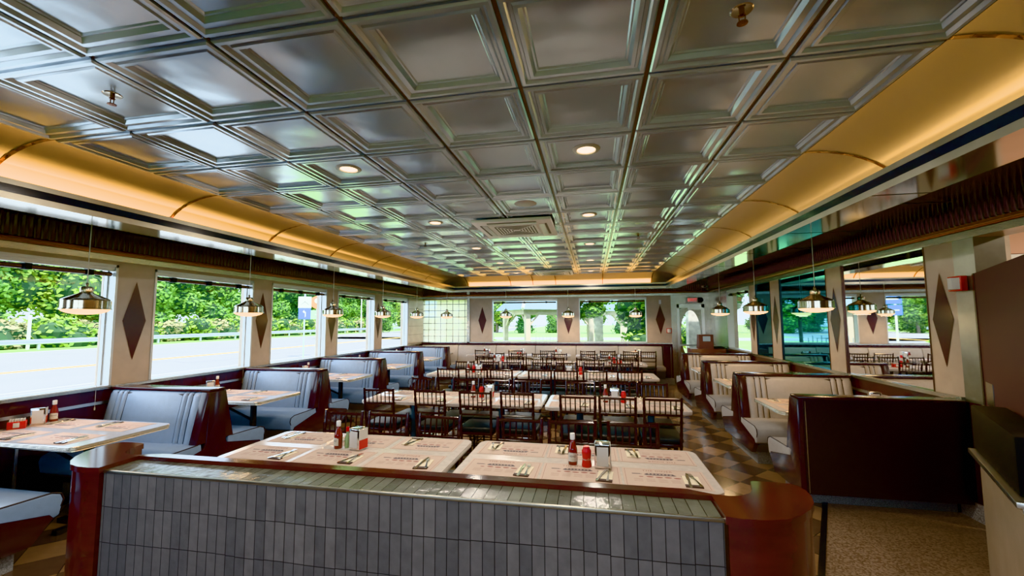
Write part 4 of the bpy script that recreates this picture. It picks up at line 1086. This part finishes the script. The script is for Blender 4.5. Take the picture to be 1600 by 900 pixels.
for p, q in zip(pts, pts[1:]):
    a = Vector(p); b_ = Vector(q); n_ = (b_-a).normalized().orthogonal()*.05
    mb.add([(a.x+n_.x, a.y+n_.y, GZ+.004), (b_.x+n_.x, b_.y+n_.y, GZ+.004), (b_.x-n_.x, b_.y-n_.y, GZ+.004), (a.x-n_.x, a.y-n_.y, GZ+.004)], [(0, 1, 2, 3)], M['crack'])
mb.build('road_marking', rd)
# guard rail
gr = empty('guard_rail', (-37.2, 0, GZ)); tag(gr, 'long galvanised steel guard rail along the far road edge', 'guard rail')
mb = MB(); sec = [(0, .40), (.06, .45), (.06, .50), (0, .56), (.06, .62), (.06, .68), (0, .74)]
vs = [(x, -50, z) for x, z in sec] + [(x, 130, z) for x, z in sec]; n = len(sec)
mb.add(vs, [(q, q+1, n+q+1, n+q) for q in range(n-1)], M['galv']); mb.build('beam', gr)
for k in range(0, 26):
    mb2 = MB(); y = -6+k*4.0; mb2.box(-.15, -.02, y-.06, y+.06, 0, .70, M['galv']); mb2.build('post', gr)
# trees
def foliage(seed, lm, rx, rz_, n, ls):
    r_ = random.Random(seed); mb = MB(); blobs = []
    for k in range(16):
        a = r_.uniform(0, 2*PI); rr = rx*r_.uniform(.0, .62); blobs.append((rr*math.cos(a), rr*math.sin(a), rz_*r_.uniform(.12, .95), rx*r_.uniform(.28, .48)))
    for b_ in blobs:
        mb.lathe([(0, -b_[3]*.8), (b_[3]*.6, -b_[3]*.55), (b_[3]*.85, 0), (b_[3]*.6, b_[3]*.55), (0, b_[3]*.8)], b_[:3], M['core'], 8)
    for k in range(n):
        b_ = r_.choice(blobs); v = Vector((r_.gauss(0, 1), r_.gauss(0, 1), r_.gauss(0, 1))).normalized()
        c = Vector(b_[:3]) + v*b_[3]*r_.uniform(.75, 1.12)
        t1 = Vector((r_.gauss(0, 1), r_.gauss(0, 1), r_.gauss(0, .5))).normalized(); t2 = v.cross(t1)
        if t2.length < .1: continue
        t2.normalize(); s = ls*r_.uniform(.5, 1.2)
        mb.add([c-t1*s, c+t2*s*.5, c+t1*s, c-t2*s*.5], [(0, 1, 2, 3)], lm)
    me = mb.build('tmp_foliage'); d_ = me.data; bpy.data.objects.remove(me); return d_
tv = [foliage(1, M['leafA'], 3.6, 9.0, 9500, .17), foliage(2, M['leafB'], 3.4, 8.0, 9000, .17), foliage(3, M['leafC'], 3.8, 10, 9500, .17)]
trn = MB(); trn.tube((0, 0, 0), (.1, .1, 6), .22, M['bark'], .12, seg=8); trn.tube((0, 0, 2.2), (1.2, .4, 5), .09, M['bark'], .05, seg=6); trn.tube((0, 0, 2.6), (-1.0, -.6, 5.4), .09, M['bark'], .05, seg=6)
tmpo = trn.build('tmp_trunk'); trunk = tmpo.data; bpy.data.objects.remove(tmpo)
KL = ['leafy mid-green tree', 'bright yellow-green tree', 'deep green tall tree']
cnt = [0]
def tree(x, y, v, s, where, group, trz=0.8):
    o = empty('roadside_tree', (x, y, GZ), R.uniform(0, 6)); o.scale = (s, s, s)
    tag(o, KL[v] + ' ' + where, 'tree', group)
    link('foliage', tv[v], o, (0, 0, trz-.9)); link('trunk', trunk, o)
yy = 2.0; k = 0
while yy < 128:
    v = R.choice([0, 0, 1, 2]); x = -42.5 - R.uniform(0, 2.5)
    tree(x, yy, v, R.uniform(1.25, 1.5), 'beyond the guard rail across the road, %s' % ('seen through the nearest window' if yy < 22 else 'seen through the second window' if yy < 34 else 'seen through the farther windows'), 'trees lining the far side of the road')
    yy += R.uniform(4.6, 5.8); k += 1
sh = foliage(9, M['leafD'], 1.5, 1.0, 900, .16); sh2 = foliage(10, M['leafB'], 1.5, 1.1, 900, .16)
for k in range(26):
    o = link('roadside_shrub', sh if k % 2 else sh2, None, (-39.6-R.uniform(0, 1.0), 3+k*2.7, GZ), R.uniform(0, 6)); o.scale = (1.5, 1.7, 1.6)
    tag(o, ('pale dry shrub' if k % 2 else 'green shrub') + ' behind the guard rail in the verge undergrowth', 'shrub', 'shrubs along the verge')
for (y, h, w_) in ((8.75*38/15-13.5+13.3, 2.4, 'slim grey post beyond the guard rail in the nearest window'), (64, 7.5, 'pale utility pole among the trees, fourth window')):
    mb = MB(); mb.tube((0, 0, 0), (0, 0, h), .09, M['signwhite'], seg=8); tag(mb.build('roadside_pole', None, (-38.2, y, GZ)), w_, 'pole')
# road signs
def signpost(x, y, h, name, lab): 
    e = empty(name, (x, y, GZ), 2.45-PI/2*0-PI/2+.55); tag(e, lab, 'road sign', 'road signs by the grass verge')
    mb = MB(); mb.box(-.035, .035, -.02, .02, 0, h, M['galv']); mb.build('post', e); return e
SX, SY = -14.5, 18.95
ang = math.atan2(SX, SY)   # bearing from the viewer
def face(e): e.rotation_euler = (0, 0, -ang*0 + math.atan2(-SX, SY)*1.0)
e = signpost(SX, SY, 3.35, 'route_sign', 'white and blue route sign with arrow on a post'); face(e)
mb = MB(); mb.box(-.30, .30, -.045, -.02, 2.55, 3.12, M['signwhite'])
mb.add([(-.2, -.047, 2.72), (-.2, -.047, 2.68), (0, -.047, 2.84), (.2, -.047, 2.68), (.2, -.047, 2.72), (0, -.047, 2.90)], [(0, 1, 2, 5), (5, 2, 3, 4)], M['signblack']); mb.build('upper_panel', e)
mb = MB(); mb.box(-.28, .28, -.045, -.02, 1.98, 2.53, M['signblue'])
mb.add([(-.10, -.047, 2.36), (-.02, -.047, 2.46), (-.02, -.047, 2.40), (.06, -.047, 2.34), (.06, -.047, 2.12), (.01, -.047, 2.06), (.01, -.047, 2.28), (-.02, -.047, 2.31), (-.02, -.047, 2.27)], [tuple(range(9))], M['signwhite']); mb.build('arrow_panel', e)
e = signpost(-14.28, 19.62, 3.2, 'route_sign', 'orange round route sign above a pale green plate'); face(e)
mb = MB(); mb.add([(.33*math.cos(2*PI*i/24), -.03, 2.86+.33*math.sin(2*PI*i/24)) for i in range(24)], [tuple(range(24))], M['orange']); mb.add([(.14*math.cos(2*PI*i/16), -.032, 2.94+.14*math.sin(2*PI*i/16)) for i in range(16)], [tuple(range(16))], M['signwhite']); mb.build('round_panel', e)
mb = MB(); mb.box(-.30, .30, -.045, -.02, 1.98, 2.44, M['signgreen']); mb.box(-.1, .1, -.047, -.045, 2.2, 2.24, M['signwhite']); mb.build('lower_panel', e)
# blue twin sign seen in the mirror
e = empty('motorist_sign', (-14.0, 33.8, GZ), .545); tag(e, 'blue two-panel roadside sign reflected in the clear mirror', 'road sign')
for s in (-.5, .5): mb = MB(); mb.box(s-.05, s+.05, -.03, .03, 0, 3.5, M['signwhite']); mb.build('post', e)
for z in (2.1, 2.88): mb = MB(); mb.box(-.85, .85, -.06, -.03, z, z+.7, M['signblue']); mb.box(-.7, .7, -.065, -.06, z+.3, z+.38, M['signwhite']); mb.build('blue_panel', e)

# timber pavilions behind the back wall
def pavilion(x0, x1, y0, y1, ze, zr, label, roof, rz=0):
    e = empty('timber_pavilion', ((x0+x1)/2, (y0+y1)/2, GZ), rz); tag(e, label, 'pavilion', 'open timber pavilions on the lawn')
    w_, d_ = (x1-x0)/2, (y1-y0)/2; ze -= GZ; zr -= GZ
    for sx in (-1, 1):
        for sy_ in (-1, 1):
            m_ = MB(); X, Y = sx*(w_-.35), sy_*(d_-.35)
            m_.box(X-.10, X+.10, Y-.10, Y+.10, 0, ze-.1, M['timber']); m_.build('post', e)
            m2 = MB(); m2.tube((X, Y, ze-.75), (X-sx*.55, Y, ze-.16), .045, M['timber'], seg=6); m2.tube((X, Y, ze-.75), (X, Y-sy_*.55, ze-.16), .045, M['timber'], seg=6); m2.build('brace', e)
    m_ = MB(); t = .1
    m_.box(-w_+.15, w_-.15, -d_+.25, -d_+.42, ze-.2, ze, M['timber']); m_.box(-w_+.15, w_-.15, d_-.42, d_-.25, ze-.2, ze, M['timber']); m_.box(-w_+.25, -w_+.42, -d_+.3, d_-.3, ze-.2, ze, M['timber']); m_.box(w_-.42, w_-.25, -d_+.3, d_-.3, ze-.2, ze, M['timber']); m_.build('beam', e)
    m_ = MB(); r_ = w_*.45
    vs = [(-w_, -d_, ze), (w_, -d_, ze), (w_, d_, ze), (-w_, d_, ze), (-r_, 0, zr), (r_, 0, zr)]
    m_.add(vs, [(0, 1, 5, 4), (1, 2, 5), (2, 3, 4, 5), (3, 0, 4), (3, 2, 1, 0)], roof); m_.build('roof', e)
    m_ = MB(); m_.tube((-w_, -d_, ze+.02), (-r_, 0, zr+.02), .07, M['signwhite'], seg=6); m_.build('hip_cap', e)
pavilion(-3.82, -.18, 16.85, 19.95, 2.15, 3.5, 'pale roofed timber pavilion beyond the left back window', M['roofing'], .576)
pavilion(-.38, 1.88, 20.6, 23.0, 2.15, 3.3, 'blue roofed timber pavilion beyond the right back window', M['roofing'])
mb = MB(); mb.box(-.17, .17, -.2, .2, 0, 2.0, M['stone']); tag(mb.build('stone_pillar', None, (.24, 17.0, GZ), bevel=.02), 'pale stone pillar beyond the right back window', 'pillar')
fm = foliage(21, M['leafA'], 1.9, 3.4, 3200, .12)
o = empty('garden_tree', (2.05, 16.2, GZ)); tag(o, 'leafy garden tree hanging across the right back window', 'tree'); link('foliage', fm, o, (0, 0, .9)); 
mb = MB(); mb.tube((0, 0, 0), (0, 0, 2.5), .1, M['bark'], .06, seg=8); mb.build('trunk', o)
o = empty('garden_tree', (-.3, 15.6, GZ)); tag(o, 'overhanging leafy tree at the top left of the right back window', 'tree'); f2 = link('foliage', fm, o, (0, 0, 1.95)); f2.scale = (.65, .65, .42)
mb = MB(); mb.tube((-.25, 0, 0), (-.2, 0, 3.1), .07, M['bark'], .05, seg=8); mb.build('trunk', o)
# far hedge trees round the lawn
gi = 0
for (x, y) in [(-34+4.8*k, 62+R.uniform(-3, 5)) for k in range(18)]:
    tree(x, y, gi % 3, R.uniform(.8, 1.05), 'on the far side of the back lawn', 'trees across the back lawn', .2); gi += 1
slab(-30, 30, 40, 46, GZ-.04, GZ, M['concrete'], 'ground_path')
# shrubs outside the glass blocks, the right window and the door
for x, y, m_, lab in ((-4.4, 14.2, M['leafB'], 'yellow-green bush pressed behind the glass block panel'), (5.5, 12.6, M['leafA'], 'green bush outside the side window by the exit'), (2.35, 15.4, M['leafB'], 'bright shrub outside the oval door light')):
    d_ = foliage(int(x*10), m_, 1.3, 1.5, 1800, .10); o = link('garden_bush', d_, None, (x, y, GZ)); tag(o, lab, 'bush')
mb = MB(); mb.box(-.22, .22, -.2, .2, 0, 2.6, M['stone']); tag(mb.build('stone_pillar', None, (3.15, 14.0, GZ), bevel=.02), 'stone porch pillar seen through the oval door light', 'pillar')
slab(2.3, 4.6, 12.5, 30, GZ-.04, GZ+.02, M['concrete'], 'ground_walk')
mb = MB(); mb.box(-.12, .12, -.12, .12, 0, 2.7, M['white']); tag(mb.build('porch_column', None, (4.35, 11.55, GZ)), 'white porch column outside the side window', 'column')
fe = empty('iron_fence', (-1.9, 14.2, GZ)); tag(fe, 'low dark iron picket fence below the left back window', 'fence')
mb = MB()
for k in range(16): mb.box(-.02+k*.12, k*.12, -.01, .01, 0, 1.35-(k % 2)*.06, M['galv'])
mb.box(-.05, 1.9, -.012, .012, 1.1, 1.13, M['galv']); mb.build('pickets', fe)

# ---------------------------------------------------------------- lights
for (x, y, sx, sy_, rx) in ((CX0-AX+.11, (YN+CY1)/2, .05, CY1-YN-.4, 'L'), (CX1+AX-.11, (YN+CY1)/2, .05, CY1-YN-.4, 'R'), ((CX0+CX1)/2, CY1+AX-.11, CX1-CX0, .10, 'B')):
    l = bpy.data.lights.new('cove_tube', 'AREA'); l.shape = 'RECTANGLE'; l.size = sx; l.size_y = sy_; l.color = (1, .56, .17) if rx == 'R' else (1, .50, .13)
    l.energy = {'L': 13, 'R': 26, 'B': 3.6}[rx]
    lo = bpy.data.objects.new('cove_tube', l); COL.objects.link(lo); lo.location = (x, y, 2.535); l.spread = 1.9; lo.rotation_euler = {'L': (PI, -.30, 0), 'R': (PI, .30, 0), 'B': (PI-.30, 0, 0)}[rx]
s = bpy.data.lights.new('sun', 'SUN'); s.energy = 9; s.angle = .02; s.color = (1, .95, .86)
so = bpy.data.objects.new('sun', s); COL.objects.link(so)
so.rotation_euler = Vector((.45, -.35, .82)).to_track_quat('Z', 'Y').to_euler()
w = bpy.data.worlds.new('world'); scene.world = w; w.use_nodes = True
nt = w.node_tree; bg = nt.nodes['Background']
sk = nt.nodes.new('ShaderNodeTexSky'); sk.sky_type = 'HOSEK_WILKIE'; sk.sun_direction = Vector((.45, -.35, .82)).normalized(); sk.turbidity = 3.5; sk.ground_albedo = .4
mx = nt.nodes.new('ShaderNodeMix'); mx.data_type = 'RGBA'; mx.inputs[0].default_value = .6; mx.inputs[7].default_value = (.68, .82, 1.0, 1)
nt.links.new(sk.outputs[0], mx.inputs[6]); nt.links.new(mx.outputs[2], bg.inputs[0]); bg.inputs[1].default_value = 6.0

scene.view_settings.view_transform = 'Khronos PBR Neutral'
scene.view_settings.exposure = .5
scene.view_settings.gamma = 1.24
scene.cycles.max_bounces = 8; scene.cycles.glossy_bounces = 5; scene.cycles.diffuse_bounces = 4; scene.cycles.transparent_max_bounces = 12
scene.cycles.use_denoising = True
scene.cycles.caustics_reflective = False; scene.cycles.caustics_refractive = False
scene.cycles.sample_clamp_indirect = 6
